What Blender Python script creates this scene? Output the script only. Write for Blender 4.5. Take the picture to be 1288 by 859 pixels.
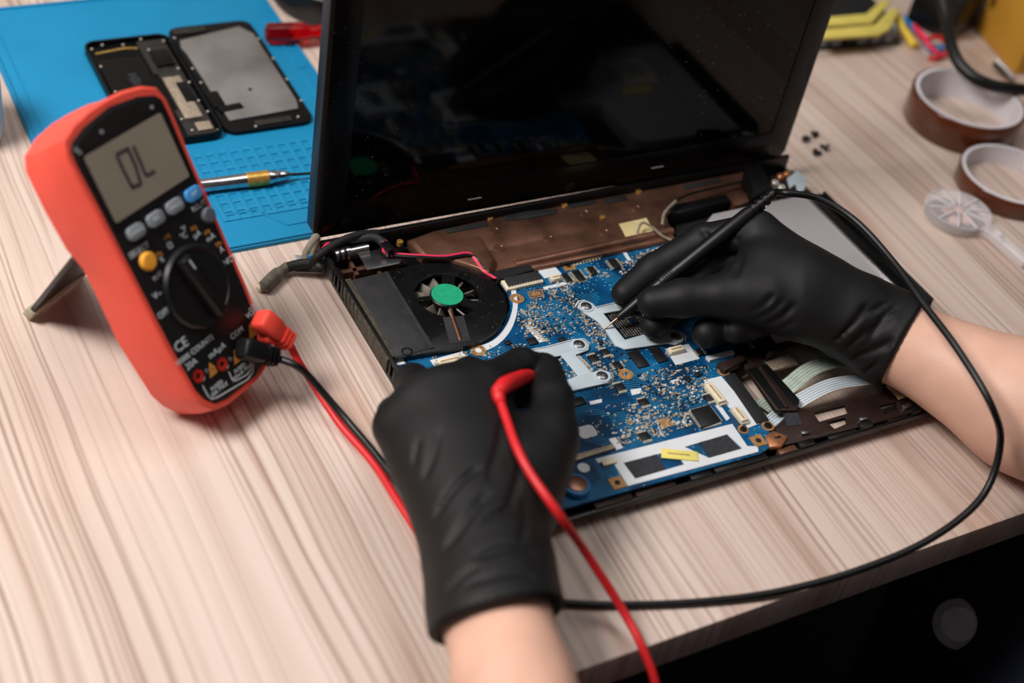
import bpy, bmesh, math, random
import numpy as np
from mathutils import Vector, Matrix, Euler
from mathutils.geometry import tessellate_polygon
random.seed(7)
for o in list(bpy.data.objects): bpy.data.objects.remove(o)
SC = bpy.context.scene
COL = SC.collection

# ------------------------------------------------------------ camera, world, lights
FPX = 1789.0
CAM_LOC = Vector((-0.29703, -0.40432, 0.60133))
CAM_EUL = Euler((0.84002, -0.15277, -0.47484), 'XYZ')
cam = bpy.data.cameras.new('camera'); cam_o = bpy.data.objects.new('camera', cam); COL.objects.link(cam_o)
cam_o.location = CAM_LOC; cam_o.rotation_euler = CAM_EUL
cam.sensor_width = 36; cam.lens = FPX / 1288 * 36; cam.clip_start = 0.01
cam.dof.use_dof = True; cam.dof.focus_distance = 0.905; cam.dof.aperture_fstop = 3.6
SC.camera = cam_o

wd = bpy.data.worlds.new('room_light'); SC.world = wd; wd.use_nodes = True
wd.node_tree.nodes['Background'].inputs[0].default_value = (0.9, 0.95, 1.0, 1)
wd.node_tree.nodes['Background'].inputs[1].default_value = 0.06

def area(name, loc, target, sx, sy, power, col):
    l = bpy.data.lights.new(name, 'AREA'); l.shape = 'RECTANGLE'; l.size = sx; l.size_y = sy; l.energy = power; l.color = col
    o = bpy.data.objects.new(name, l); COL.objects.link(o); o.location = loc
    o.rotation_euler = (Vector(target) - Vector(loc)).to_track_quat('-Z', 'Y').to_euler()
    return o
area('key_lamp', (-0.85, 0.30, 1.25), (0.0, 0.05, 0), 0.5, 0.5, 27.5, (1.0, 0.95, 0.92))
area('overhead_fill', (0.5, 0.3, 1.75), (0.2, 0.15, 0), 1.2, 0.6, 8, (1.0, 0.97, 0.95))  # weak overhead fill added to lift the shadows, not a known fixture
SC.view_settings.view_transform = 'Standard'; SC.view_settings.look = 'None'
SC.view_settings.exposure = 0.0; SC.view_settings.gamma = 1.0; SC.view_settings.use_curve_mapping = False

# ------------------------------------------------------------ pixel to place
RM = CAM_EUL.to_matrix(); FWD = RM @ Vector((0, 0, -1))
def ray(x, y):
    return (RM @ Vector(((x - 644) / FPX, -(y - 429.5) / FPX, -1))).normalized()
def Z(x, y, z=0.0):
    d = ray(x, y); return CAM_LOC + d * ((z - CAM_LOC.z) / d.z)
def V(x, y, dep):
    d = ray(x, y); return CAM_LOC + d * (dep / d.dot(FWD))

# ------------------------------------------------------------ materials
def lin(c):
    if isinstance(c, str):
        c = [int(c[i:i + 2], 16) / 255 for i in (0, 2, 4)]
        c = [v / 12.92 if v <= 0.04045 else ((v + 0.055) / 1.055) ** 2.4 for v in c]
    return (c[0], c[1], c[2], 1)
MATS = {}
def M(name, col, rough=0.5, metal=0.0, var=0.12, vs=60, bump=0.0, bs=200, spec=0.5, trans=0.0, alpha=1.0, emit=0.0, coat=0.0, ior=1.45):
    m = bpy.data.materials.new(name); m.use_nodes = True; nt = m.node_tree; b = nt.nodes['Principled BSDF']
    c = lin(col)
    tc = nt.nodes.new('ShaderNodeTexCoord'); nz = nt.nodes.new('ShaderNodeTexNoise')
    nz.inputs['Scale'].default_value = vs; nz.inputs['Detail'].default_value = 4
    nt.links.new(tc.outputs['Object'], nz.inputs['Vector'])
    rp = nt.nodes.new('ShaderNodeValToRGB')
    rp.color_ramp.elements[0].position = 0.3; rp.color_ramp.elements[1].position = 0.7
    rp.color_ramp.elements[0].color = tuple(v * (1 - var) for v in c[:3]) + (1,)
    rp.color_ramp.elements[1].color = tuple(min(1, v * (1 + var)) for v in c[:3]) + (1,)
    nt.links.new(nz.outputs[0], rp.inputs[0]); nt.links.new(rp.outputs[0], b.inputs['Base Color'])
    b.inputs['Roughness'].default_value = rough; b.inputs['Metallic'].default_value = metal
    b.inputs['Specular IOR Level'].default_value = spec; b.inputs['Transmission Weight'].default_value = trans
    b.inputs['Alpha'].default_value = alpha; b.inputs['Coat Weight'].default_value = coat; b.inputs['IOR'].default_value = ior
    if emit:
        nt.links.new(rp.outputs[0], b.inputs['Emission Color']); b.inputs['Emission Strength'].default_value = emit
    if bump:
        n2 = nt.nodes.new('ShaderNodeTexNoise'); n2.inputs['Scale'].default_value = bs; n2.inputs['Detail'].default_value = 3
        nt.links.new(tc.outputs['Object'], n2.inputs['Vector'])
        bp = nt.nodes.new('ShaderNodeBump'); bp.inputs['Strength'].default_value = bump; bp.inputs['Distance'].default_value = 0.001
        nt.links.new(n2.outputs[0], bp.inputs['Height']); nt.links.new(bp.outputs[0], b.inputs['Normal'])
    MATS[name] = m
    return m

def math_node(nt, op, a, b=None, c=None):
    n = nt.nodes.new('ShaderNodeMath'); n.operation = op
    for i, v in enumerate((a, b, c)):
        if v is None: continue
        if isinstance(v, (int, float)): n.inputs[i].default_value = v
        else: nt.links.new(v, n.inputs[i])
    return n.outputs[0]
def noise_node(nt, vec, scale=1, detail=2, rough=0.5):
    n = nt.nodes.new('ShaderNodeTexNoise'); n.inputs['Scale'].default_value = scale; n.inputs['Detail'].default_value = detail
    n.inputs['Roughness'].default_value = rough
    nt.links.new(vec, n.inputs['Vector']); return n.outputs[0]
def comb(nt, x, y, z=0.0):
    n = nt.nodes.new('ShaderNodeCombineXYZ')
    for i, v in enumerate((x, y, z)):
        if isinstance(v, (int, float)): n.inputs[i].default_value = v
        else: nt.links.new(v, n.inputs[i])
    return n.outputs[0]
def ramp(nt, fac, stops):
    r = nt.nodes.new('ShaderNodeValToRGB'); e = r.color_ramp.elements
    e[0].position, e[0].color = stops[0][0], lin(stops[0][1]); e[1].position, e[1].color = stops[-1][0], lin(stops[-1][1])
    for p, c in stops[1:-1]:
        k = e.new(p); k.color = lin(c)
    nt.links.new(fac, r.inputs[0]); return r.outputs[0]
def mixc(nt, fac, a, b, mode='MIX'):
    n = nt.nodes.new('ShaderNodeMix'); n.data_type = 'RGBA'; n.blend_type = mode
    for s, v in ((n.inputs[0], fac), (n.inputs[6], a), (n.inputs[7], b)):
        if isinstance(v, (int, float)): s.default_value = v
        elif isinstance(v, (tuple, list, str)): s.default_value = lin(v)
        else: nt.links.new(v, s)
    return n.outputs[2]

def wood_mat():
    m = bpy.data.materials.new('pine_laminate'); m.use_nodes = True; nt = m.node_tree; b = nt.nodes['Principled BSDF']
    tc = nt.nodes.new('ShaderNodeTexCoord'); sp = nt.nodes.new('ShaderNodeSeparateXYZ'); nt.links.new(tc.outputs['Object'], sp.inputs[0])
    x, y, z = sp.outputs
    big = noise_node(nt, comb(nt, math_node(nt, 'MULTIPLY', x, 6), math_node(nt, 'MULTIPLY', y, 1.6), z), 1, 2)
    wob = noise_node(nt, comb(nt, math_node(nt, 'MULTIPLY', x, 22), math_node(nt, 'MULTIPLY', y, 7), 3.0), 1, 2)
    xx = math_node(nt, 'ADD', x, math_node(nt, 'MULTIPLY', math_node(nt, 'SUBTRACT', big, 0.5), 0.05))
    xx = math_node(nt, 'ADD', xx, math_node(nt, 'MULTIPLY', math_node(nt, 'SUBTRACT', wob, 0.5), 0.004))
    f1 = noise_node(nt, comb(nt, math_node(nt, 'MULTIPLY', xx, 400), math_node(nt, 'MULTIPLY', y, 1.0), 0.0), 1, 1.0)
    f2 = noise_node(nt, comb(nt, math_node(nt, 'MULTIPLY', xx, 36), math_node(nt, 'MULTIPLY', y, 0.9), 7.0), 1, 2)
    f3 = noise_node(nt, comb(nt, math_node(nt, 'MULTIPLY', x, 900), math_node(nt, 'MULTIPLY', y, 25), 1.0), 1, 2)
    base = ramp(nt, f2, [(0.25, 'bca192'), (0.42, 'cdb6a8'), (0.58, 'd6c2b5'), (0.75, 'c7ae9f')])
    dens = ramp(nt, noise_node(nt, comb(nt, math_node(nt, 'MULTIPLY', xx, 11), math_node(nt, 'MULTIPLY', y, 0.9), 9.0), 1, 1), [(0.36, (0.12, 0.12, 0.12)), (0.62, (0.95, 0.95, 0.95))])
    lines = ramp(nt, f1, [(0.30, (1, 1, 1)), (0.40, (0.5, 0.5, 0.5)), (0.47, (0.0, 0.0, 0.0))])
    base = mixc(nt, math_node(nt, 'MULTIPLY', lines, dens), base, '86624f')
    f5 = noise_node(nt, comb(nt, math_node(nt, 'MULTIPLY', xx, 95), math_node(nt, 'MULTIPLY', y, 1.1), 5.0), 1, 1.0)
    iso = ramp(nt, math_node(nt, 'ABSOLUTE', math_node(nt, 'SUBTRACT', f5, 0.5)), [(0.004, (1, 1, 1)), (0.035, (0, 0, 0))])
    base = mixc(nt, math_node(nt, 'MULTIPLY', iso, 0.42), base, '94684f')
    base = mixc(nt, math_node(nt, 'MULTIPLY', f3, 0.2), base, 'f0e4dc')
    vo = nt.nodes.new('ShaderNodeTexVoronoi'); vo.inputs['Scale'].default_value = 1
    nt.links.new(comb(nt, math_node(nt, 'MULTIPLY', xx, 12), math_node(nt, 'MULTIPLY', y, 3.6), 0.0), vo.inputs['Vector'])
    kn = ramp(nt, vo.outputs['Distance'], [(0.04, (1, 1, 1)), (0.20, (0, 0, 0))])
    base = mixc(nt, math_node(nt, 'MULTIPLY', kn, 0.5), base, 'b08068')
    nt.links.new(base, b.inputs['Base Color']); b.inputs['Roughness'].default_value = 0.42
    bp = nt.nodes.new('ShaderNodeBump'); bp.inputs['Strength'].default_value = 0.18; bp.inputs['Distance'].default_value = 0.0006
    nt.links.new(f1, bp.inputs['Height']); nt.links.new(bp.outputs[0], b.inputs['Normal'])
    return m

def pcb_mat():
    m = bpy.data.materials.new('blue_solder_mask'); m.use_nodes = True; nt = m.node_tree; b = nt.nodes['Principled BSDF']
    tc = nt.nodes.new('ShaderNodeTexCoord'); sp = nt.nodes.new('ShaderNodeSeparateXYZ'); nt.links.new(tc.outputs['Object'], sp.inputs[0])
    x, y, z = sp.outputs
    a = noise_node(nt, tc.outputs['Object'], 45, 2)
    base = ramp(nt, a, [(0.35, '022c4a'), (0.5, '04426c'), (0.66, '075684')])
    # traces: bundles of thin lines whose direction changes from cell to cell
    vo = nt.nodes.new('ShaderNodeTexVoronoi'); vo.inputs['Scale'].default_value = 70; nt.links.new(tc.outputs['Object'], vo.inputs['Vector'])
    sc = nt.nodes.new('ShaderNodeSeparateColor'); nt.links.new(vo.outputs['Color'], sc.inputs[0])
    s = math_node(nt, 'ADD', math_node(nt, 'MULTIPLY', x, sc.outputs[0]), math_node(nt, 'MULTIPLY', y, math_node(nt, 'SUBTRACT', 1.0, sc.outputs[0])))
    tr = math_node(nt, 'GREATER_THAN', math_node(nt, 'SINE', math_node(nt, 'MULTIPLY', s, 4200)), 0.55)
    on = math_node(nt, 'GREATER_THAN', sc.outputs[1], 0.5)
    base = mixc(nt, math_node(nt, 'MULTIPLY', math_node(nt, 'MULTIPLY', tr, on), 0.45), base, '3a9cc8')
    v2 = nt.nodes.new('ShaderNodeTexVoronoi'); v2.inputs['Scale'].default_value = 420; nt.links.new(tc.outputs['Object'], v2.inputs['Vector'])
    dots = math_node(nt, 'LESS_THAN', v2.outputs['Distance'], 0.16)
    msk = math_node(nt, 'GREATER_THAN', noise_node(nt, tc.outputs['Object'], 60, 1), 0.53)
    base = mixc(nt, math_node(nt, 'MULTIPLY', math_node(nt, 'MULTIPLY', dots, msk), 0.8), base, 'a8d4e4')
    nt.links.new(base, b.inputs['Base Color']); b.inputs['Roughness'].default_value = 0.32
    b.inputs['Specular IOR Level'].default_value = 0.45
    return m

def speck_mat(name, col, rough, speck, scale, thr, col2, spec=0.5):
    m = M(name, col, rough, var=0.2, spec=spec); nt = m.node_tree; b = nt.nodes['Principled BSDF']
    src = b.inputs['Base Color'].links[0].from_socket
    tc = nt.nodes.new('ShaderNodeTexCoord'); v = nt.nodes.new('ShaderNodeTexVoronoi'); v.inputs['Scale'].default_value = scale
    nt.links.new(tc.outputs['Object'], v.inputs['Vector'])
    sc = nt.nodes.new('ShaderNodeSeparateColor'); nt.links.new(v.outputs['Color'], sc.inputs[0])
    d = math_node(nt, 'LESS_THAN', v.outputs['Distance'], math_node(nt, 'MULTIPLY', sc.outputs[0], thr))
    d = math_node(nt, 'MULTIPLY', d, math_node(nt, 'GREATER_THAN', sc.outputs[1], 0.7))
    nt.links.new(mixc(nt, math_node(nt, 'MULTIPLY', d, speck), src, col2), b.inputs['Base Color'])
    return m

WOOD = wood_mat(); PCB = pcb_mat()
M('room_wall', 'a8a49e', 0.9); M('dark_floor', '17181b', 0.7, vs=6)
M('steel', '9a9a9c', 0.35, 1.0, bump=0.05); M('dark_steel', '3a3a3c', 0.4, 1.0)
M('chrome', 'c8c8ca', 0.22, 1.0); M('pcb_dark', '081a2a', 0.4); M('brass', 'd0a858', 0.32, 0.6, var=0.25, vs=300)
M('black_plastic', '0e0e0f', 0.38, var=0.25, bump=0.08, bs=900); M('black_matte', '141415', 0.7, var=0.3, bump=0.2, bs=700)
M('black_gloss', '070707', 0.16); M('grey_plastic', '5b6068', 0.5); M('dark_tape', '2a2a2c', 0.62, var=0.3, vs=90, bump=0.3, bs=300)
M('foam', '4a4338', 0.95, var=0.35, vs=250, bump=0.9, bs=900)
M('copper_shield', '8c6452', 0.33, 0.7, var=0.5, vs=38, bump=0.35, bs=70)
M('copper_dark', '2f201c', 0.5, 0.3, var=0.4, vs=50, bump=0.2, bs=150)
M('copper_bright', 'c4845a', 0.35, 0.7, var=0.3, vs=200); M('copper_pad', 'b98a58', 0.42, 0.4, var=0.3, vs=700)
M('solder', 'cfcabd', 0.35, 0.35, var=0.25, vs=900); M('cap_tan', 'a2855f', 0.5, var=0.35, vs=900)
M('silk_white', 'd6dade', 0.55, var=0.05); M('bracket_white', 'b9c6ce', 0.38, var=0.05, vs=40)
M('cream_connector', 'e3d7bb', 0.5, var=0.08); M('chip_black', '16171a', 0.42, var=0.25, vs=400, bump=0.1, bs=1500)
M('chip_pad', '2c2e33', 0.75, var=0.3, vs=400, bump=0.4, bs=1200); M('yellow_label', 'e6d774', 0.6, var=0.05)
M('yellow_paper', 'e2cf98', 0.6, var=0.08, bump=0.3, bs=120); M('fan_green', '22a276', 0.45, var=0.12, vs=250)
M('fan_blade', '6d665e', 0.5, var=0.4, vs=200); M('wire_pink', 'e8365e', 0.45); M('wire_black', '101010', 0.4)
M('wire_red', 'd42a2e', 0.42); M('wire_blue', '2a80c0', 0.45); M('wire_yellow', 'e0c040', 0.45)
M('grey_sleeve', '8d8474', 0.7, var=0.25, vs=200, bump=0.6, bs=500); M('tape_grey', '6f685c', 0.5, 0.2, var=0.3, vs=150, bump=0.5, bs=300)
M('drive_silver', 'b6b2b5', 0.38, 0.2, var=0.06, vs=18, bump=0.03); M('label_white', 'dcdcd8', 0.6, var=0.03)
M('label_print', '55585a', 0.6); M('tan_plate', 'a59684', 0.5, 0.3, var=0.25, vs=600, bump=0.3, bs=900)
M('meter_red', 'ee5443', 0.48, var=0.05, vs=40, bump=0.06, bs=1200); M('meter_face', '131214', 0.42, var=0.15)
M('meter_window', '1a1515', 0.12); M('lcd_glass', '8c8374', 0.3, var=0.05, vs=40); M('probe_metal', 'a08c78', 0.4, 1.0); M('pink_bead', 'd8a49a', 0.5); M('lcd_ink', '453d40', 0.5)
M('button_grey', '868c92', 0.5, var=0.06); M('button_blue', '4d9de0', 0.45, var=0.05); M('button_yellow', 'f2a838', 0.45, var=0.05)
M('button_slate', '5a5f68', 0.5, var=0.05); M('print_white', 'c8d2d6', 0.6, var=0.03); M('print_orange', 'c98436', 0.6, var=0.05)
M('jack_red', 'b32417', 0.45); M('lead_red', 'd8252a', 0.42, var=0.05, bump=0.04); M('plug_red', 'ee4a3a', 0.5, var=0.05)
M('lead_black', '0c0c0d', 0.42, var=0.2); M('stand_foot', 'b9b29c', 0.5)
M('mat_blue', '0783b2', 0.62, var=0.06, vs=20, bump=0.1, bs=1500); M('phone_black', '0a0a0b', 0.4, var=0.3, spec=0.25)
M('phone_part', '33312f', 0.45, 0.3, var=0.4, vs=300); M('phone_plate', 'a6a4a2', 0.28, 0.7, var=0.35, vs=18, bump=0.25, bs=22)
M('red_clear', 'c00a14', 0.1, trans=0.8, ior=1.4, var=0.1); M('white_bottle', 'd4dae0', 0.4, var=0.03)
M('kapton', '582a12', 0.22, var=0.2, vs=30, coat=0.4); M('core_white', 'd9d4d8', 0.55, var=0.04)
M('clear_plastic', 'f6f2f4', 0.2, var=0.03, alpha=0.33); M('cardboard', 'c08c2c', 0.6, var=0.1, vs=12)
M('yellow_strip', 'd9c763', 0.5, var=0.08); M('glove', '0e0e0f', 0.6, var=0.18, vs=40, bump=0.12, bs=500, spec=0.38)
M('skin', 'daac96', 0.5, var=0.09, vs=38, bump=0.12, bs=600); MATS['skin'].node_tree.nodes['Principled BSDF'].inputs['Subsurface Weight'].default_value = 0.06
MATS['skin'].node_tree.nodes['Principled BSDF'].inputs['Subsurface Radius'].default_value = (0.01, 0.004, 0.002)
M('navy_cloth', '141a2b', 0.85, var=0.25, vs=120, bump=0.3, bs=900); M('pale_patch', 'efe6ec', 0.8)
M('hair', '1d1612', 0.6); M('stool_wood', '6a4a30', 0.5)
M('ribbon_white', 'd8dad6', 0.4, var=0.05); M('ribbon_blue', '8fb4d8', 0.4, var=0.05); M('ribbon_green', '9fb0a0', 0.4, var=0.25, vs=200)
speck_mat('screen_glass', '030303', 0.07, 0.7, 260, 0.16, '8a8680', spec=0.2); speck_mat('bezel_black', '060606', 0.25, 0.6, 300, 0.12, '706c66', spec=0.22)
speck_mat('fan_black', '101011', 0.33, 0.5, 500, 0.25, '6c6862')

# ------------------------------------------------------------ geometry helpers
class G:
    def __init__(s): s.v, s.f = [], []
    def add(s, v, f):
        n = len(s.v); s.v += [Vector(p) for p in v]; s.f += [tuple(i + n for i in q) for q in f]; return s
    def box(s, c, d, rz=0.0, mat=None):
        c = Vector(c); R = Matrix.Rotation(rz, 3, 'Z') if mat is None else mat
        vs = [c + R @ Vector((i * d[0] / 2, j * d[1] / 2, k * d[2] / 2)) for i in (-1, 1) for j in (-1, 1) for k in (-1, 1)]
        return s.add(vs, [(0, 1, 3, 2), (4, 6, 7, 5), (0, 4, 5, 1), (2, 3, 7, 6), (0, 2, 6, 4), (1, 5, 7, 3)])
    def prism(s, pts, z0, z1, holes=()):
        loops = [[Vector((p[0], p[1], 0)) for p in L] for L in [pts] + list(holes)]
        flat = [p for L in loops for p in L]; n = len(flat)
        tri = tessellate_polygon(loops)
        vs = [(p.x, p.y, z1) for p in flat] + [(p.x, p.y, z0) for p in flat]; fs = []
        for t in tri:
            a, b, c = (flat[i] for i in t)
            if (b - a).cross(c - a).z < 0: t = (t[0], t[2], t[1])
            fs.append(tuple(t)); fs.append((t[2] + n, t[1] + n, t[0] + n))
        k = 0
        for L in loops:
            m = len(L)
            for i in range(m):
                a, b = k + i, k + (i + 1) % m; fs.append((a, a + n, b + n, b))
            k += m
        return s.add(vs, fs)
    def tube(s, pts, r, n=10, caps=True):
        pts = [Vector(p) for p in pts]; m = len(pts); rs = r if isinstance(r, (list, tuple)) else [r] * m
        t0 = (pts[1] - pts[0]).normalized(); u = t0.orthogonal().normalized(); vs, fs = [], []
        for i, p in enumerate(pts):
            t = (pts[min(i + 1, m - 1)] - pts[max(i - 1, 0)]).normalized()
            u = (u - t * u.dot(t)).normalized(); w = t.cross(u)
            for k in range(n):
                a = 2 * math.pi * k / n; vs.append(p + (u * math.cos(a) + w * math.sin(a)) * rs[i])
        for i in range(m - 1):
            for k in range(n):
                a, b = i * n + k, i * n + (k + 1) % n; fs.append((a, b, b + n, a + n))
        if caps: fs += [tuple(range(n - 1, -1, -1)), tuple(range((m - 1) * n, m * n))]
        return s.add(vs, fs)
    def lathe(s, prof, c=(0, 0, 0), n=32, mat=None):
        c = Vector(c); R = mat or Matrix.Identity(3); vs, fs = [], []; m = len(prof)
        for r, z in prof:
            for k in range(n):
                a = 2 * math.pi * k / n; vs.append(c + R @ Vector((r * math.cos(a), r * math.sin(a), z)))
        for i in range(m - 1):
            for k in range(n):
                a, b = i * n + k, i * n + (k + 1) % n; fs.append((a, b, b + n, a + n))
        closed = prof[0] == prof[-1]
        if prof[0][0] > 1e-6 and not closed: fs.append(tuple(range(n - 1, -1, -1)))
        if prof[-1][0] > 1e-6 and not closed: fs.append(tuple(range((m - 1) * n, m * n)))
        return s.add(vs, fs)
    def loft(s, loops, caps=True):
        n = len(loops[0]); vs = [p for L in loops for p in L]; fs = []
        for i in range(len(loops) - 1):
            for k in range(n):
                a, b = i * n + k, i * n + (k + 1) % n; fs.append((a, b, b + n, a + n))
        if caps: fs += [tuple(range(n - 1, -1, -1)), tuple(range((len(loops) - 1) * n, len(loops) * n))]
        return s.add(vs, fs)
    def build(s, name, mat, parent=None, bevel=0.0, seg=2, smooth=0.7, local=False):
        off = Vector((0, 0, 0))
        if parent is not None and not local:
            q = parent
            while q is not None: off += q.location; q = q.parent
        me = bpy.data.meshes.new(name); me.from_pydata([tuple(p - off) for p in s.v], [], s.f); me.update()
        bm = bmesh.new(); bm.from_mesh(me); bmesh.ops.remove_doubles(bm, verts=bm.verts, dist=1e-7)
        bmesh.ops.recalc_face_normals(bm, faces=bm.faces)
        if bevel:
            es = [e for e in bm.edges if len(e.link_faces) == 2 and e.calc_face_angle(0) > 0.6]
            bmesh.ops.bevel(bm, geom=es, offset=bevel, segments=seg, profile=0.5, affect='EDGES', clamp_overlap=True)
        bm.to_mesh(me); bm.free()
        if smooth:
            me.polygons.foreach_set('use_smooth', [True] * len(me.polygons)); me.set_sharp_from_angle(angle=smooth)
        me.materials.append(MATS[mat] if isinstance(mat, str) else mat)
        o = bpy.data.objects.new(name, me); COL.objects.link(o)
        if parent is not None: o.parent = parent
        return o
def spline(pts, n=8):
    P = [Vector(p) for p in pts]; P = [P[0] * 2 - P[1]] + P + [P[-1] * 2 - P[-2]]; out = []
    for i in range(1, len(P) - 2):
        for k in range(n):
            t = k / n; a, b, c, d = P[i - 1], P[i], P[i + 1], P[i + 2]
            out.append(0.5 * ((2 * b) + (c - a) * t + (2 * a - 5 * b + 4 * c - d) * t * t + (3 * b - a - 3 * c + d) * t ** 3))
    return out + [P[-2]]
def tag(o, label=None, cat=None, group=None, kind=None):
    if label: o['label'] = label
    if cat: o['category'] = cat
    if group: o['group'] = group
    if kind: o['kind'] = kind
    return o
def root(name, loc, label, cat, group=None, rot=None):
    o = bpy.data.objects.new(name, None); COL.objects.link(o); o.location = loc; o.empty_display_size = 0.02
    if rot is not None: o.rotation_euler = rot
    return tag(o, label, cat, group)
def dup(o, parent=None, loc=None):
    c = o.copy(); COL.objects.link(c); c.parent = parent if parent is not None else o.parent
    if loc is not None: c.location = loc
    return c
def dup_tree(o, loc, rz=0.0):
    r = dup(o, None, loc); r.rotation_euler = (0, 0, rz)
    for ch in list(o.children):
        c = dup(ch, r)
        for g in list(ch.children): dup(g, c)
    return r
def pz(L, z): return [Z(x, y, z) for x, y in L]
def plate(name, L, z, h, mat, parent, holes=(), bevel=0.0):
    return G().prism(pz(L, z), z - h, z, [pz(H, z) for H in holes]).build(name, mat, parent, bevel)
def rrect(hw, hh, r, n=6, cx=0.0, cy=0.0):
    out = []
    for sx, sy, a0 in ((1, 1, 0), (-1, 1, 90), (-1, -1, 180), (1, -1, 270)):
        for k in range(n + 1):
            a = math.radians(a0 + 90 * k / n); out.append((cx + sx * (hw - r) + r * math.cos(a), cy + sy * (hh - r) + r * math.sin(a)))
    return out
def text_mesh(name, body, size, mat, parent, matrix, extrude=0.00008):
    cu = bpy.data.curves.new(name, 'FONT'); cu.body = body; cu.size = size; cu.extrude = extrude
    cu.align_x = 'CENTER'; cu.align_y = 'CENTER'; cu.resolution_u = 2
    t = bpy.data.objects.new(name + '_curve', cu); COL.objects.link(t)
    bpy.context.view_layer.update()
    me = bpy.data.meshes.new_from_object(t.evaluated_get(bpy.context.evaluated_depsgraph_get()))
    bpy.data.objects.remove(t); me.name = name; me.materials.clear(); me.materials.append(MATS[mat])
    o = bpy.data.objects.new(name, me); COL.objects.link(o); o.parent = parent; o.matrix_local = matrix
    return o

# ------------------------------------------------------------ room and table
TABLE_H = 0.75
tag(G().box((0.2, 0, -TABLE_H - 0.02), (4.4, 4.2, 0.04)).build('floor', 'dark_floor'), kind='structure')
tag(G().box((0.2, 1.10, 0.5), (4.4, 0.08, 2.5)).build('wall_back', 'room_wall'), kind='structure')
TB = root('work_table', (0.15, 0.46, -TABLE_H), 'pale pine wood workbench top under the dismantled laptop', 'table')
G().box((0.15, 0.4775, -0.0125), (2.5, 1.113, 0.025)).build('tabletop', WOOD, TB, 0.0008)
for sx in (-1, 1):
    for sy in (-1, 1):
        G().box((0.15 + sx * 1.15, 0.47 + sy * 0.48, -0.388), (0.06, 0.06, 0.724)).build('leg', 'dark_steel', TB, 0.003)
# ------------------------------------------------------------ laptop
LT = root('laptop', (0.19, 0.13, 0.0), 'open black laptop taken apart down to its blue motherboard and copper shielding', 'laptop')
zB = 0.0145
hole = [(919, 470), (950, 452), (1010, 428), (1100, 440), (1112, 490), (1160, 488), (1152, 508), (1112, 525), (1050, 542), (1000, 551), (968, 528)]
floor_pts = [Vector((0.0055, 0.0070, 0)), Vector((0.384, 0.0070, 0)), Vector((0.384, 0.261, 0)), Vector((0.0055, 0.261, 0))]
CH = G().prism(floor_pts, 0.0045, 0.007, [pz(hole, 0.007)]).build('bottom_case', 'black_plastic', LT)
def ch(name, lo, hi, mat='black_plastic', parent=None, bevel=0.0004):
    lo, hi = Vector(lo), Vector(hi); return G().box((lo + hi) / 2, hi - lo).build(name, mat, parent or CH, bevel)
# left wall: solid pieces, top and bottom rails, and the exhaust grille fins
ch('side_wall', (0.003, 0.005, 0.0065), (0.006, 0.128, 0.0150)); ch('side_wall', (0.003, 0.236, 0.0065), (0.006, 0.262, 0.019))
ch('grille_rail', (0.003, 0.128, 0.0060), (0.006, 0.236, 0.0090)); ch('grille_rail', (0.0036, 0.128, 0.0178), (0.0062, 0.236, 0.0200))
for i in range(17):
    y = 0.1325 + i * 0.0063; ch('vent_fin', (0.0030, y - 0.0012, 0.0080), (0.0060, y + 0.0012, 0.0190))
ch('side_wall', (0.382, 0.005, 0.005), (0.385, 0.262, 0.012)); ch('rear_wall', (0.003, 0.2585, 0.005), (0.385, 0.262, 0.0225))
ch('front_wall', (0.003, 0.0050, 0.0055), (0.385, 0.0072, 0.0105))
for x0, x1, z1, mt in ((0.07, 0.095, 0.0150, 'copper_dark'), (0.098, 0.125, 0.0142, 'copper_dark'), (0.135, 0.15, 0.0155, 'black_plastic'), (0.152, 0.19, 0.016, 'black_plastic'),
                      (0.20, 0.213, 0.0145, 'copper_shield'), (0.215, 0.226, 0.016, 'black_plastic'), (0.238, 0.26, 0.0145, 'black_plastic'), (0.262, 0.272, 0.017, 'black_plastic'),
                      (0.285, 0.30, 0.015, 'black_plastic'), (0.305, 0.312, 0.017, 'black_plastic'), (0.325, 0.345, 0.0155, 'black_plastic'), (0.35, 0.36, 0.017, 'black_plastic')):
    ch('front_clip', (x0, 0.0060, 0.005), (x1, 0.0100, z1 - 0.0030), mt)
for x, y in ((0.03, 0.03), (0.20, 0.03), (0.36, 0.03), (0.03, 0.24), (0.36, 0.24)): G().lathe([(0.006, 0), (0.007, 0.001), (0.007, 0.0046)], (x, y, 0), 18).build('rubber_foot', 'black_matte', CH)
# copper coated deck along the hinge side
deck = [(512, 303), (545, 291), (630, 273), (760, 249), (880, 227), (958, 212), (968, 240), (915, 250), (848, 262), (838, 272), (848, 299), (790, 309), (700, 329), (640, 345), (623, 343), (610, 318), (575, 326), (540, 330)]
DK = plate('copper_deck', deck, 0.0165, 0.003, 'copper_shield', LT, bevel=0.0006)
G().tube([Z(648, 334, 0.0165), Z(740, 314, 0.0165), Z(845, 291, 0.0165)], [0.0032] * 3, 12).build('ridge', 'copper_shield', DK)
G().tube([Z(640, 344, 0.0150), Z(740, 324, 0.0150), Z(845, 301, 0.0150)], [0.0028] * 3, 12).build('ridge', 'copper_shield', DK)
bump = pz([(513, 301), (545, 289), (562, 303), (604, 296), (625, 328), (619, 346), (600, 338), (560, 326), (535, 326)], 0.020)
c0 = sum(bump, Vector()) / len(bump)
G().loft([[Vector((p.x, p.y, 0.012)) for p in bump], [Vector((p.x, p.y, 0.0185)) for p in bump], [c0.lerp(p, 0.9) + Vector((0, 0, 0.001)) for p in bump]]).build('raised_corner', 'copper_shield', DK, 0.0008)
plate('slot', [(700, 326), (757, 313), (764, 319), (706, 333)], 0.0171, 0.0008, 'black_matte', DK)
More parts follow.
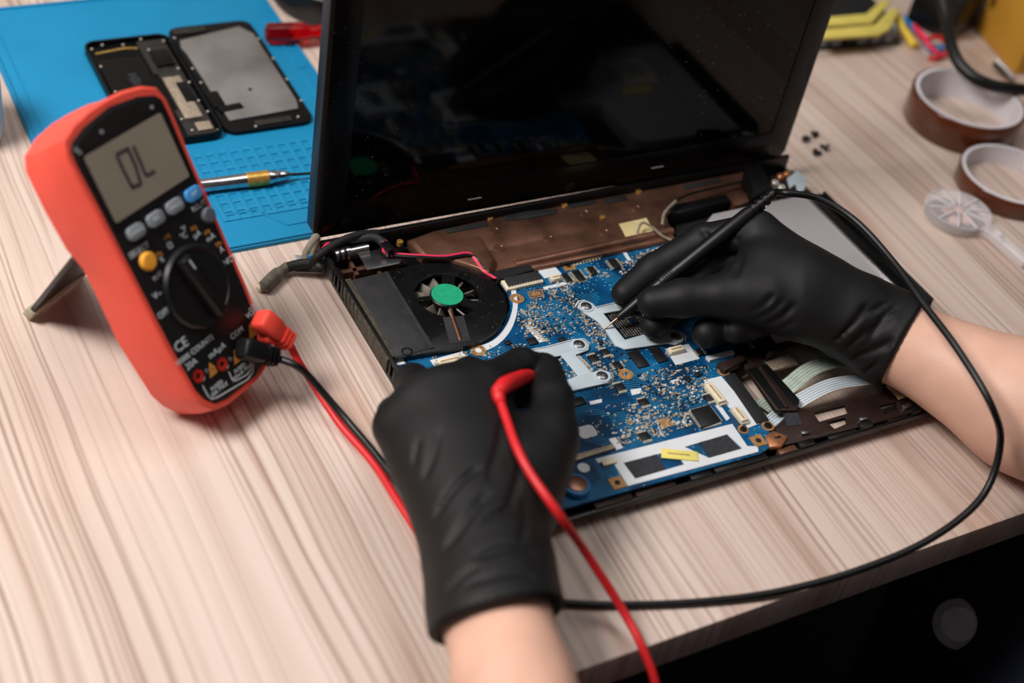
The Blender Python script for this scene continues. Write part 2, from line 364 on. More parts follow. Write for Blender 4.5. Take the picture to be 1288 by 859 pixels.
plate('slot', [(782, 307), (812, 300), (816, 304), (786, 311)], 0.0171, 0.0008, 'black_matte', DK)
plate('slot', [(618, 342), (665, 331), (672, 339), (626, 352)], 0.0180, 0.004, 'black_matte', DK)
for L in ([(632, 272), (664, 265), (700, 262), (699, 268), (668, 274), (636, 277)], [(760, 250), (786, 245), (790, 251), (765, 255)], [(560, 288), (612, 278), (614, 283), (563, 293)],
          [(858, 233), (905, 223), (908, 228), (862, 238)], [(715, 257), (748, 251), (750, 255), (718, 261)]):
    plate('black_tape', L, 0.0174, 0.0012, 'dark_tape', DK, bevel=0.0002)
for x, y in ((622, 290), (628, 312), (612, 326), (690, 300), (760, 292), (660, 330), (735, 268), (800, 262)):
    G().lathe([(0.0042, 0), (0.0040, 0.0003), (0.0030, 0.0003), (0.0028, 0.0001), (0.0, 0.0001)], Z(x, y, 0.0166), 20).build('boss', 'copper_shield', DK)
nut = None
for x, y in ((616, 275), (710, 259), (803, 242), (503, 305), (757.6, 274)):
    p = Z(x, y, 0.0164)
    if nut is None:
        nut = G().lathe([(0.0022, -0.002), (0.0022, 0.0012), (0.0011, 0.0014), (0.0009, 0.0004), (0, 0.0004)], (0, 0, 0), 10).build('brass_nut', 'brass', DK, local=True); nut.location = p - LT.location
    else: dup(nut, DK, p - LT.location)
plate('yellow_sticker', [(778.6, 281.5), (813, 274), (825, 295), (790, 303)], 0.0173, 0.0003, 'yellow_paper', DK)
# bay beside the drive
plate('bay_wall', [(843, 258), (914, 244), (918, 252), (850, 268)], 0.020, 0.012, 'black_plastic', LT, bevel=0.0005)
plate('bay_floor', [(850, 268), (918, 252), (940, 262), (885, 300), (850, 300)], 0.008, 0.003, 'black_matte', LT)
plate('copper_rib', [(915, 247), (960, 237), (968, 246), (925, 258)], 0.0185, 0.008, 'copper_shield', LT, bevel=0.0008)
G().tube(spline([Z(833, 283, 0.020), Z(838, 268, 0.024), Z(858, 248, 0.026), Z(900, 236, 0.024), Z(955, 224, 0.022)], 8), 0.0009, 8).build('thin_cable', 'wire_black', LT)
G().tube(spline([Z(833, 283, 0.0202), Z(836, 268, 0.0246), Z(850, 253, 0.0262)], 6), 0.0012, 8).build('cable_sleeve', 'grey_sleeve', LT)
G().tube(spline([Z(802, 303, 0.016), Z(803, 288, 0.022), Z(809, 280, 0.024), Z(822, 287, 0.022), Z(832, 296, 0.020), Z(846, 303, 0.018)], 8), 0.0009, 8).build('antenna_lead', 'grey_sleeve', LT)
# hinges
plate('hinge_bracket', [(450, 318), (492, 310), (508, 322), (503, 331), (462, 339)], 0.0195, 0.0012, 'steel', LT, bevel=0.0003)
G().tube([Z(420, 322, 0.020), Z(438, 317, 0.020), Z(439, 317, 0.020), Z(462, 312, 0.020)], [0.0045, 0.0045, 0.0036, 0.0036], 16).build('hinge_barrel', 'chrome', LT)
for x in (424, 431): G().tube([Z(x, 321 - (x - 424) * 0.24, 0.020), Z(x + 2.5, 320.4 - (x - 424) * 0.24, 0.020)], 0.0051, 16).build('hinge_washer', 'dark_steel', LT)
plate('hinge_pocket', [(412, 330), (500, 312), (512, 332), (430, 350)], 0.010, 0.005, 'copper_dark', LT)
for L in ([(430, 340), (500, 326), (502, 330), (432, 344)], [(437, 326), (441, 325), (452, 345), (447, 346)], [(470, 334), (474, 333), (484, 350), (480, 350)]):
    plate('pocket_rib', L, 0.016, 0.008, 'copper_shield', LT)
plate('hinge_block', [(937, 210), (958, 205), (970, 232), (948, 239)], 0.030, 0.024, 'black_plastic', LT, bevel=0.001)
plate('right_hinge_plate', [(968, 222), (998, 214), (1016, 240), (985, 246)], 0.019, 0.010, 'copper_dark', LT, bevel=0.0005)
plate('usb_shield', [(990, 224), (1003, 214), (1015, 225), (1012, 239), (1004, 240), (1001, 231), (994, 236)], 0.0205, 0.003, 'bracket_white', LT, bevel=0.0003)
for x, y, m in ((982, 222, 'copper_bright'), (975, 230, 'solder'), (990, 219, 'copper_bright'), (983, 236, 'solder')):
    G().lathe([(0.003, -0.006), (0.003, 0.0008), (0.0022, 0.0016), (0, 0.0016)], Z(x, y, 0.0205), 12).build('post', m, LT)

# display lid
lo = Vector((0.0, 0.2645, 0.022)); lx = Vector((math.cos(-0.012), math.sin(-0.012), 0)); lt = math.radians(90.2)
lz = Vector((0, math.cos(lt), math.sin(lt))); ly = Vector((0, 1, 0))
def lid(g, name, mat, parent, bevel=0.0):
    g.v = [lo + lx * p.x + lz * p.y + ly * (-p.z) for p in g.v]; return g.build(name, mat, parent, bevel)
LID = lid(G().prism(rrect(0.19, 0.126, 0.007, 5, 0.19, 0.126), -0.0115, -0.0004), 'display_lid', 'black_plastic', LT, 0.0008)
inner = [(0.0205, 0.026), (0.3595, 0.026), (0.3595, 0.235), (0.0205, 0.235)]
lid(G().prism(rrect(0.188, 0.1245, 0.006, 5, 0.19, 0.126), -0.0005, 0.0010, [inner]), 'bezel', 'bezel_black', LID, 0.0003)
lid(G().prism(inner, -0.0005, 0.0003), 'screen', 'screen_glass', LID)
for u in (0.115, 0.262): lid(G().prism([(u - 0.005, 0.0115), (u + 0.005, 0.0115), (u + 0.005, 0.0122), (u - 0.005, 0.0122)], 0.0008, 0.0013), 'bezel_mark', 'print_white', LID)
for u, v in ((0.022, 0.010), (0.19, 0.008), (0.36, 0.010)): lid(G().lathe([(0.004, 0.0006), (0.004, 0.0014), (0.0034, 0.0016), (0, 0.0016)], (u, v, 0), 16), 'screw_cover', 'black_plastic', LID)

# fan and heat sink
FN = plate('cooling_fan', [(484, 343), (520, 334), (545, 330), (572, 331), (600, 341), (620, 353), (634, 370), (638, 385), (634, 401), (622, 418), (600, 430), (575, 437), (545, 442), (497, 452)], 0.0080, 0.003, 'black_matte', LT)
fc = Z(562.5, 371, 0.0185)
ring = [(fc.x + 0.0208 * math.cos(a), fc.y + 0.0208 * math.sin(a)) for a in [i * math.pi / 24 for i in range(48)]]
out = pz([(q.x, q.y) for q in spline([Vector((a_, b_, 0)) for a_, b_ in [(484, 343), (500, 338), (520, 333.5), (545, 330), (572, 331), (600, 341), (620, 353), (633, 369), (638, 385), (634, 401), (622, 418), (600, 430), (575, 437), (545, 442), (530, 445), (497, 451)]], 4)], 0.0185)
G().prism(out, 0.0172, 0.0185, [ring]).build('fan_cover', 'fan_black', FN, 0.0003)
G().prism(out, 0.008, 0.0171, [[(fc.x + (p[0] - fc.x) * 1.15, fc.y + (p[1] - fc.y) * 1.15) for p in ring]]).build('fan_housing', 'black_plastic', FN)
G().lathe([(0.0112, -0.008), (0.0112, -0.0006), (0.0104, 0.0002), (0, 0.0002)], fc, 32).build('fan_hub', 'black_plastic', FN)
G().lathe([(0.0103, 0.0), (0.0103, 0.0006), (0, 0.0006)], fc, 32).build('fan_sticker', 'fan_green', FN)
bl = None
for i in range(13):
    a = 2 * math.pi * i / 13 + 0.2
    if bl is None:
        g = G(); g.box((0.0152, 0, 0), (0.0105, 0.0009, 0.007), mat=Matrix.Rotation(0.6, 3, 'X')); bl = g.build('fan_blade', 'fan_blade', FN, local=True)
        b = bl
    else: b = dup(bl, FN)
    b.location = Vector((fc.x, fc.y, 0.0128)) - LT.location; b.rotation_euler = (0, 0, a)
for a0, w in ((math.radians(62), 0.0085), (math.radians(175), 0.004), (math.radians(-48), 0.0075)):
    d = Vector((math.cos(a0), math.sin(a0), 0)); G().box(fc + d * 0.016 + Vector((0, 0, -0.0008)), (0.012, w, 0.0012), a0).build('fan_strut', 'fan_black', FN)
plate('fan_tape', [(557, 399), (583, 397), (592, 428), (566, 433)], 0.0188, 0.0003, 'dark_tape', FN)
G().tube(spline([Z(566, 388, 0.0188), Z(569, 400, 0.0192), Z(576, 420, 0.0192), Z(581, 438, 0.017)], 6), 0.0006, 6).build('fan_wire', 'copper_bright', FN)
G().tube(spline([Z(568, 388, 0.0188), Z(571, 400, 0.0192), Z(578, 420, 0.0192), Z(583, 438, 0.017)], 6), 0.0006, 6).build('fan_wire', 'black_matte', FN)
for x, y in ((499, 345), (512, 443), (583, 348)): G().lathe([(0.0036, 0), (0.0036, 0.0007), (0.0026, 0.0008), (0.0022, 0.0002), (0, 0.0002)], Z(x, y, 0.0185), 18).build('fan_screw', 'dark_steel', FN)
HS = plate('heatsink_tape', [(442, 352), (483, 342), (542, 438), (497, 449)], 0.0190, 0.010, 'dark_tape', LT, bevel=0.0006)
plate('tape_seam', [(483, 342), (487, 341), (546, 437), (541, 438)], 0.0193, 0.0006, 'dark_tape', HS)
plate('foam_strip', [(429, 352), (441, 349), (498, 447), (487, 453)], 0.0195, 0.012, 'foam', LT, bevel=0.0008)

# motherboard
board = [(627, 353), (700, 337), (845, 302), (880, 330), (930, 395), (925, 447), (906, 466), (925, 487), (978, 556), (955, 571), (700, 642), (618, 664), (496, 459), (545, 445), (592, 436), (617, 426), (634, 408), (642, 384), (638, 367)]
MB = plate('motherboard', board, zB, 0.0016, PCB, LT)
def pp(name, L, mat, z=0.0003, h=0.0003, bevel=0.0, holes=()): return plate(name, L, zB + z, h, mat, MB, holes, bevel)
def quad(name, x, y, w, d, h, mat, z=0.0, rz=0.0, bevel=0.0):
    p = Z(x, y, zB + h + z); return G().box((p.x, p.y, zB + z + h / 2), (w, d, h), rz).build(name, mat, MB, bevel)
sm = lambda L: [(q.x, q.y) for q in spline([Vector((a_, b_, 0)) for a_, b_ in L], 5)]
arc = sm([(643, 366), (645, 386), (637, 409), (620, 428), (594, 438)]) + sm([(597, 446), (625, 434), (643, 414), (651, 388), (649, 365)])
pp('white_arc', arc, 'silk_white')
tiny = {'cap_tan': G(), 'solder': G(), 'chip_black': G(), 'silk_white': G()}
def leads(p, w, d, n, axis):
    for i in range(n):
        t = (i + 0.5) / n - 0.5
        for s in (-1, 1):
            if axis == 'y': c = (p.x + s * (w / 2 + 0.0008), p.y + t * d, zB + 0.0005); e = (0.0018, d / n * 0.5, 0.0010)
            else: c = (p.x + t * w, p.y + s * (d / 2 + 0.0008), zB + 0.0005); e = (w / n * 0.5, 0.0018, 0.0010)
            tiny['solder'].box(c, e)
for x, y, w, d, n, ax in ((713, 348.6, .0045, .0085, 5, 'y'), (728, 346, .0055, .0105, 7, 'y'), (745, 339.6, .005, .008, 4, 'y'), (773, 331, .006, .010, 7, 'y'), (761, 442, .0055, .005, 4, 'x'), (747, 450, .0065, .006, 4, 'x'),
                         (776.6, 458.6, .0055, .006, 4, 'y'), (780, 486, .006, .006, 4, 'x'), (810, 505, .006, .0055, 4, 'x'), (892, 499.6, .0055, .0055, 4, 'x'), (811, 548, .0065, .006, 4, 'x'), (728, 504, .008, .006, 0, 'x'),
                         (670, 428, .006, .006, 0, 'x'), (707, 426, .0045, .003, 0, 'x'), (756, 430, .003, .003, 0, 'x'), (866, 476, .003, .004, 0, 'x'), (878, 470, .004, .003, 0, 'x'), (880, 442, .004, .006, 4, 'y'), (639, 430, .004, .003, 0, 'x')):
    quad('chip', x, y, w, d, 0.0014, 'chip_black', bevel=0.0002)
    if n: leads(Z(x, y, zB + 0.0014), w, d, n, ax)
for L in ([(789, 443), (802, 439), (817.5, 459), (803.5, 462)], [(815, 437), (826.5, 433.5), (842, 452), (829, 455.5)]):
    pp('memory_chip', L, 'chip_black', 0.0012, 0.0012, 0.0002)
QF = pp('processor_chip', [(869, 515), (892, 508.5), (907, 528.5), (884, 537)], 'chip_black', 0.0022, 0.0018, 0.0003)
p = sum(pz([(869, 515), (892, 508.5), (907, 528.5), (884, 537)], zB + 0.0022), Vector()) / 4
leads(p, 0.0135, 0.0135, 16, 'y'); leads(p, 0.0135, 0.0135, 16, 'x')
# heat sink clamps
def clamp(name, L, holes, screws):
    c = pp(name, L, 'bracket_white', 0.0022, 0.0011, 0.0003, holes)
    m = pz(L, zB); cc = sum(m, Vector()) / len(m)
    for x, y in screws:
        s = G().lathe([(0.0052, 0), (0.0052, 0.0005), (0, 0.0005)], Z(x, y, zB + 0.0022), 24).build('screw_washer', 'bracket_white', c)
        G().lathe([(0.0036, 0.0005), (0.0036, 0.0011), (0.0028, 0.0017), (0.0012, 0.0017), (0.0010, 0.0009), (0, 0.0009)], Z(x, y, zB + 0.0022), 20).build('clamp_screw', 'steel', c)
    return c
def hot(L, s):
    cx = sum(p[0] for p in L) / len(L); cy = sum(p[1] for p in L) / len(L); return [(cx + (x - cx) * s, cy + (y - cy) * s) for x, y in L]
cA = [(726, 386), (730, 379.5), (738, 378.5), (745, 381), (751, 387), (785, 379), (815, 385), (838, 412), (850, 414), (860, 422), (859, 429), (850, 433), (838, 431), (815, 435), (786, 439), (774, 434), (764, 418), (752, 404), (738, 395)]
wA = [(759, 394), (790, 388), (806, 391), (822, 417), (786, 427)]
pp('clamp_outline', hot(cA, 1.05), 'silk_white', 0.0003, 0.0003, holes=[wA]); pp('clamp_base', hot(cA, 1.025), 'chip_black', 0.0008, 0.0006, holes=[wA]); clamp('heatsink_clamp', cA, [wA], [(737, 386), (850, 424)])
cB = [(665, 441), (687, 437), (721, 428), (734, 427), (741.5, 433), (740, 440), (724, 446), (744, 468), (758, 465), (768, 468), (770, 475), (765, 481), (716, 492), (685, 497), (672, 470)]
wB = [(694, 449), (706, 446.5), (727, 472), (714, 477), (700, 479)]
pp('clamp_outline', hot(cB, 1.05), 'silk_white', 0.0003, 0.0003, holes=[wB]); pp('clamp_base', hot(cB, 1.02), 'copper_dark', 0.0008, 0.0006, holes=[wB]); clamp('heatsink_clamp', cB, [wB], [(728, 434), (757, 473.5)])
# connectors and white pads
def pad(*L): return pp('white_pad', list(L), 'silk_white')
def conn(x, y, w, d, h=0.0035):
    c = quad('connector', x, y, w, d, h, 'cream_connector', bevel=0.0003); p = Z(x, y, zB + h)
    lg, sh = (0.0008, d * 0.8) if d > w else (w * 0.8, 0.0008)
    G().box((p.x, p.y, zB + h + 0.0001), (lg, sh, 0.0004)).build('connector_slot', 'cap_tan', c)
    for s in (-1, 1):
        if d > w: tiny['solder'].box((p.x, p.y + s * d * 0.56, zB + 0.001), (w, 0.0012, 0.002))
        else: tiny['solder'].box((p.x + s * w * 0.56, p.y, zB + 0.001), (0.0012, d, 0.002))
pad((541, 453), (582, 442), (590, 453), (549, 464)); conn(566, 452, 0.0155, 0.0042); pad((494, 456), (507, 453), (510, 457), (497, 460)); pad((556, 466), (576, 461), (576, 464), (558, 469))
pad((837, 439), (866, 432.5), (880, 451), (850, 459)); conn(851, 438, 0.010, 0.0045)
pad((885, 478), (907, 473), (957, 532), (941, 538), (915, 510), (909, 511)); conn(900, 493, 0.0055, 0.0165); conn(931, 520, 0.005, 0.0115)
pad((900, 510), (905, 508), (918, 526), (914, 529)); pad((674, 337), (696, 333), (707, 345), (685, 350)); conn(699, 348, 0.006, 0.004)
pad((683, 361), (712, 354), (713, 357.5), (685, 364.5)); pad((783, 317), (787, 316), (794, 327), (790, 328)); pad((793, 490), (806, 488), (808, 494), (795, 497)); pad((741, 505), (757, 501.5), (757, 506), (743, 509)); pad((842, 479), (855, 476), (858, 480), (846, 483))
LV = pp('display_connector', [(630, 353), (677, 343.5), (684, 354), (638, 364)], 'cream_connector', 0.0025, 0.0025, 0.0003)
G().prism(pz([(634, 349), (675, 340), (682, 349), (640, 359)], zB + 0.004), zB + 0.002, zB + 0.0036).build('connector_shell', 'dark_tape', LV, 0.0002)
for k in range(12): tiny['solder'].box(Z(640 + k * 3.4, 361.5 - k * 0.75, zB + 0.0026) , (0.0008, 0.0012, 0.001))
for x, y, r in ((650, 376, .0048), (601.6, 441, .0050), (787, 471, .0048), (934.6, 540.6, .0034), (965.6, 536, .0040), (910, 467.6, .0040), (668, 486, .004)):
    v = G().lathe([(r, 0), (r, 0.0004), (r * 0.42, 0.0004), (r * 0.4, -0.001), (0, -0.001)], Z(x, y, zB), 24).build('mount_ring', 'copper_pad', MB)
    if x > 900: G().lathe([(r * 0.6, 0), (r * 0.6, 0.0012), (0, 0.0014)], Z(x, y, zB + 0.0003), 14).build('ring_screw', 'dark_steel', v)
for x, y in ((715, 334.5), (954, 554), (776.6, 607)):
    s = quad('mount_pad', x, y, 0.0085, 0.0085, 0.0006, 'copper_pad'); G().lathe([(0.0018, 0), (0.0018, 0.0003), (0, 0.0003)], Z(x, y, zB + 0.0006), 14).build('screw_hole', 'black_matte', s)
quad('thermal_pad', 838, 531, 0.008, 0.007, 0.0004, 'copper_pad'); pp('pad_outline', [(823, 530), (842, 525), (854, 533), (834, 539)], 'solder', 0.0002, 0.0002, holes=[[(827, 530.5), (841, 527), (850, 533), (835, 537)]])
pp('pad_outline', [(663, 367), (681, 363), (685, 372), (667, 376)], 'copper_pad', 0.0002, 0.0002, holes=[[(665, 368), (680, 364.5), (683, 371), (668, 374.5)]]); quad('thermal_pad', 674, 369.5, 0.007, 0.0035, 0.0005, 'copper_pad')
# memory socket frame on the front edge
fr = [(749, 577), (921, 533), (940, 561), (953, 561), (954, 568), (790, 611), (773, 584), (752, 582)]
hA, hB_ = [(784, 582), (848, 566), (861, 584), (799, 602)], [(861, 562), (915, 546), (934, 564), (892, 576)]
pp('white_frame', fr, 'silk_white', 0.0006, 0.0006, holes=[hA, hB_])
pp('dark_pad', [(785, 582), (826, 571), (837, 590), (799, 601)], 'chip_pad', 0.0007, 0.0006); pp('dark_pad', [(880, 556), (914, 547), (932, 564), (893, 575)], 'chip_pad', 0.0007, 0.0006)
YL = pp('yellow_label', [(831.7, 563.5), (877, 568), (878.5, 579.5), (832, 575.5)], 'yellow_label', 0.0014, 0.0006, 0.0002)
G().prism(pz([(840, 569), (868, 571.5), (868, 573), (840, 570.5)], zB + 0.0015), zB + 0.0013, zB + 0.0015).build('label_print', 'cap_tan', YL)
pp('slot_cover', [(714, 574), (771, 558), (774, 563), (716, 581)], 'tan_plate', 0.002, 0.002, 0.0003); pp('white_pad', [(766, 552), (774, 550), (784, 563), (776, 566)], 'silk_white', 0.0008, 0.0008)
quad('connector', 766, 580, 0.009, 0.004, 0.002, 'cream_connector', bevel=0.0003)
bt = G().lathe([(0.0078, 0), (0.0078, 0.004), (0.0066, 0.0046), (0.0062, 0.0046)], Z(724, 615, zB), 32).build('coin_cell', 'wire_blue', MB)
G().lathe([(0.0062, 0.003), (0.0060, 0.0050), (0.0054, 0.0053), (0, 0.0053)], Z(724, 615, zB), 32).build('cell_can', 'copper_shield', bt)
G().lathe([(0.0036, 0), (0.0036, 0.0006), (0, 0.0006)], Z(734, 589, zB), 24).build('white_dot', 'silk_white', MB)
G().prism([(q[0], q[1]) for q in rrect(0.0058, 0.0048, 0.003, 5, Z(738, 544, zB).x, Z(738, 544, zB).y)], zB, zB + 0.0008).build('white_pad', 'silk_white', MB)
for k in range(9): tiny['solder'].box(Z(722 + k * 3.9, 332.5 - k * 1.0, zB + 0.0006), (0.0011, 0.003, 0.0006))
for k in range(9): tiny['cap_tan'].box(Z(733 + k * 3.0, 327.5 - k * 0.9, zB + 0.0016), (0.0008, 0.003, 0.0006))
for k in range(10): tiny['solder'].box(Z(664 + k * 2.6, 409 + k * 2.2, zB + 0.0006), (0.0042, 0.0007, 0.0006))
pp('white_pad', [(660, 409), (667, 407), (686, 428), (679, 431)], 'silk_white')
# loose sea of tiny parts
def inside(p, L):
    c = False
    for i in range(len(L)):
        a, b = L[i], L[i - 1]
        if (a[1] > p[1]) != (b[1] > p[1]) and p[0] < (b[0] - a[0]) * (p[1] - a[1]) / (b[1] - a[1]) + a[0]: c = not c
    return c
keep = [cA, cB, hot([(869, 515), (892, 508.5), (907, 528.5), (884, 537)], 1.3), fr, hot([(789, 443), (826, 433), (842, 452), (803, 462)], 1.15), [(837, 439), (866, 432), (880, 451), (850, 459)]]
def scatter(L, n, wt, smin=0.0006, smax=0.0013, skip=True):
    xs = [q[0] for q in L]; ys = [q[1] for q in L]; k = 0; tries = 0
    while k < n and tries < n * 12:
        tries += 1; q = (random.uniform(min(xs), max(xs)), random.uniform(min(ys), max(ys)))
        if not inside(q, L) or (skip and any(inside(q, K) for K in keep)): continue
        m = random.choices(['cap_tan', 'solder', 'chip_black', 'silk_white'], wt)[0]; p = Z(q[0], q[1], zB)
        a = random.uniform(smin, smax); b = a * random.uniform(0.5, 0.8); h = random.uniform(0.0004, 0.0009)
        if random.random() < 0.5: a, b = b, a
        tiny[m].box((p.x, p.y, zB + h / 2), (a, b, h)); k += 1
        if m in ('cap_tan', 'chip_black') and random.random() < 0.6:
            for s in (-1, 1):
                if a > b: tiny['solder'].box((p.x + s * a * 0.55, p.y, zB + h / 2), (a * 0.3, b, h * 1.02))
                else: tiny['solder'].box((p.x, p.y + s * b * 0.55, zB + h / 2), (a, b * 0.3, h * 1.02))
scatter([(660, 385), (700, 362), (722, 368), (735, 395), (722, 422), (690, 425), (655, 405)], 300, (5, 2, 3, 0.5), 0.0005, 0.0014)
scatter([(652, 390), (672, 383), (690, 420), (662, 424), (650, 405)], 90, (2, 3, 1, 0.6), 0.0008, 0.0018)
scatter([(676, 366), (715, 350), (760, 340), (835, 305), (842, 312), (790, 345), (740, 352), (700, 372)], 170, (3, 4, 2, 0.6), 0.0008, 0.002)
scatter([(733, 392), (750, 400), (772, 436), (752, 440), (730, 412)], 150, (4, 3, 1, 0.3), 0.0006, 0.0013)
scatter([(735, 440), (790, 438), (800, 470), (770, 490), (745, 460)], 90, (3, 3, 2, 0.3), 0.0007, 0.0016)
scatter([(802, 468), (850, 458), (890, 462), (895, 500), (865, 515), (830, 525), (800, 505)], 300, (2, 3, 3, 0.6), 0.0006, 0.0018)
scatter([(795, 505), (830, 520), (870, 515), (870, 535), (820, 550), (790, 552), (785, 525)], 170, (3, 4, 2, 0.5), 0.0008, 0.002)
scatter([(768, 545), (800, 535), (850, 545), (800, 556), (775, 560)], 70, (3, 4, 2, 0.5), 0.0008, 0.002)
scatter([(720, 500), (790, 495), (800, 540), (740, 560), (720, 540)], 40, (3, 2, 1, 0.5), 0.0006, 0.0013)
scatter([(775, 372), (805, 358), (830, 360), (800, 372)], 40, (3, 2, 1, 0.3), 0.0006, 0.0014)
scatter([(850, 300), (838, 306), (790, 333), (800, 340), (850, 320)], 60, (2, 4, 2, 0.6), 0.0008, 0.002)
scatter([(545, 448), (600, 438), (650, 430), (700, 425), (690, 438), (600, 452), (555, 470)], 60, (2, 3, 2, 0.6), 0.0008, 0.0016)
scatter([(722, 448), (728, 447), (746, 466), (738, 468)], 24, (2, 5, 1, 0), 0.001, 0.002)
scatter(wB, 45, (2, 4, 2, 0.5), 0.0008, 0.0018, False)
pp('ball_field', hot(wA, 1.02), 'pcb_dark', 0.00025, 0.0002)
for i in range(17):                       # grid of solder balls in the processor window
    for j in range(16):
        q = (763 + i * 3.2 - j * 0.3 + j * 1.9, 393 + j * 2.0 - i * 0.55)
        if inside(q, hot(wA, 0.95)) and not (5 < i < 9 and 5 < j < 10): tiny['cap_tan' if (i + j) % 3 else 'solder'].box(Z(q[0], q[1], zB + 0.0004), (0.0006, 0.0006, 0.0004))
for k, g in tiny.items(): tag(g.build('surface_components', k, MB, smooth=0), kind='stuff')

# wiring at the hinge
G().tube(spline([Z(392, 332, 0.012), Z(400, 322, 0.020), Z(425, 305, 0.026), Z(452, 295, 0.028), Z(475, 293, 0.026)], 8), [0.0026] * 33, 10).build('cable_bundle', 'black_matte', LT)
G().tube(spline([Z(440, 302, 0.024), Z(455, 299, 0.026), Z(472, 299, 0.026), Z(482, 306, 0.024), Z(490, 318, 0.022)], 8), 0.0028, 10).build('cable_bundle', 'dark_tape', LT)
for k in range(4):
    o_ = k * 2.2
    G().tube(spline([Z(476 + o_, 299, 0.024), Z(483 + o_, 306, 0.026), Z(482 + o_, 316, 0.024), Z(490 + o_ * 0.8, 322, 0.021)], 8), 0.0007, 6).build('wire', 'wire_pink' if k < 3 else 'wire_black', LT)
    G().tube(spline([Z(496, 319 + k * 0.8, 0.021), Z(530, 321 + k * 0.9, 0.0225), Z(560, 322 + k, 0.0225), Z(588, 318 + k, 0.0225), Z(597 + o_ * 0.5, 326, 0.0215), Z(607 + o_ * 0.7, 340, 0.020), Z(622 + o_, 350, 0.018)], 8), 0.0008, 6).build('wire', 'wire_pink' if k in (0, 1) else 'wire_black', LT)
quad_p = Z(487, 313, 0.024); G().box(quad_p, (0.006, 0.009, 0.006), 0.3).build('wire_plug', 'black_plastic', LT, 0.0005)
for k in range(3): G().tube(spline([Z(398, 320 + k, 0.010), Z(404, 310 + k * 1.5, 0.018), Z(414, 306 + k * 1.2, 0.023), Z(430, 304 + k, 0.025)], 6), 0.0007, 6).build('wire', 'wire_pink', LT)
# loose display cable ends lying on the table
PL = G().box(Z(388, 333, 0.006), (0.018, 0.012, 0.003), -0.35, mat=Matrix.Rotation(-0.35, 3, 'Z') @ Matrix.Rotation(0.5, 3, 'X')).build('metal_plug', 'steel', LT, 0.0004)
G().tube(spline([Z(384, 330, 0.010), Z(386, 318, 0.016), Z(395, 302, 0.024), Z(398, 299, 0.025), Z(395, 310, 0.020), Z(390, 327, 0.012)], 8), [0.0028] * 41, 10).build('cable_sleeve', 'grey_sleeve', LT)
G().tube(spline([Z(391, 331, 0.012), Z(378, 332, 0.010), Z(362, 336, 0.0055)], 6), 0.0034, 10).build('cable_wrap', 'black_matte', LT)
G().tube(spline([Z(362, 335, 0.0055), Z(345, 348, 0.0050), Z(333, 360, 0.0046), Z(329, 363, 0.0036)], 6), [0.0034] * 4 + [0.0044] * 10 + [0.0034, 0.003, 0.0026, 0.002, 0.0018], 10).build('cable_tail', 'tape_grey', LT)
G().box(Z(327, 362, 0.003), (0.004, 0.004, 0.003), 0.5).build('tail_tip', 'cream_connector', LT, 0.0003)
G().tube([Z(388, 324, 0.0150), Z(392, 321, 0.0152)], 0.0018, 8).build('blue_band', 'wire_blue', LT)

# optical drive
dz = 0.0205
dr = [(0.2405, 0.095), (0.3680, 0.090), (0.3690, 0.2155), (0.285, 0.2150), (0.276, 0.209), (0.275, 0.160), (0.2405, 0.155)]
DR = G().prism(dr, 0.007, dz).build('optical_drive', 'drive_silver', LT, 0.0006)
G().box((0.3676, 0.153, dz + 0.0004), (0.0022, 0.122, 0.0012)).build('drive_edge', 'chrome', DR, 0.0003)
G().prism([(0.3695, 0.088), (0.3865, 0.086), (0.3865, 0.2175), (0.3695, 0.2155)], 0.005, 0.0175).build('drive_bezel', 'black_gloss', DR, 0.001)
G().box((0.3862, 0.151, 0.0175), (0.0024, 0.128, 0.006)).build('drive_tray_front', 'black_plastic', DR, 0.0006)
G().box((0.310, 0.125, dz + 0.0001), (0.055, 0.034, 0.0003)).build('drive_label', 'label_white', DR)
G().box((0.312, 0.149, dz + 0.0001), (0.026, 0.008, 0.0003)).build('drive_label', 'yellow_label', DR)
for k in range(6): G().box((0.296, 0.112 + k * 0.005, dz + 0.0003), (0.022, 0.0018, 0.0002)).build('label_print', 'label_print', DR)
for k in range(9): G().box((0.318 + k * 0.002, 0.122, dz + 0.0003), (0.0009, 0.018, 0.0002)).build('label_print', 'label_print', DR)
plate('drive_bracket', [(941, 410), (957, 405), (976, 432), (975, 440), (965, 444)], 0.019, 0.007, 'dark_steel', LT, bevel=0.0004)
plate('bracket_face', [(941, 410), (957, 405), (971, 420), (956, 426)], 0.0193, 0.0005, 'drive_silver', LT)
G().lathe([(0.0032, 0), (0.0032, 0.001), (0.002, 0.0013), (0.0014, 0.0006), (0, 0.0006)], Z(963, 431, 0.0192), 18).build('bracket_screw', 'black_plastic', LT)
plate('metal_shim', [(955, 446), (991, 440), (1004, 457), (972, 466)], 0.011, 0.002, 'tan_plate', LT, bevel=0.0002)
plate('white_slot', [(888, 448), (921, 440), (924, 444), (893, 453)], zB + 0.002, 0.002, 'silk_white', LT)
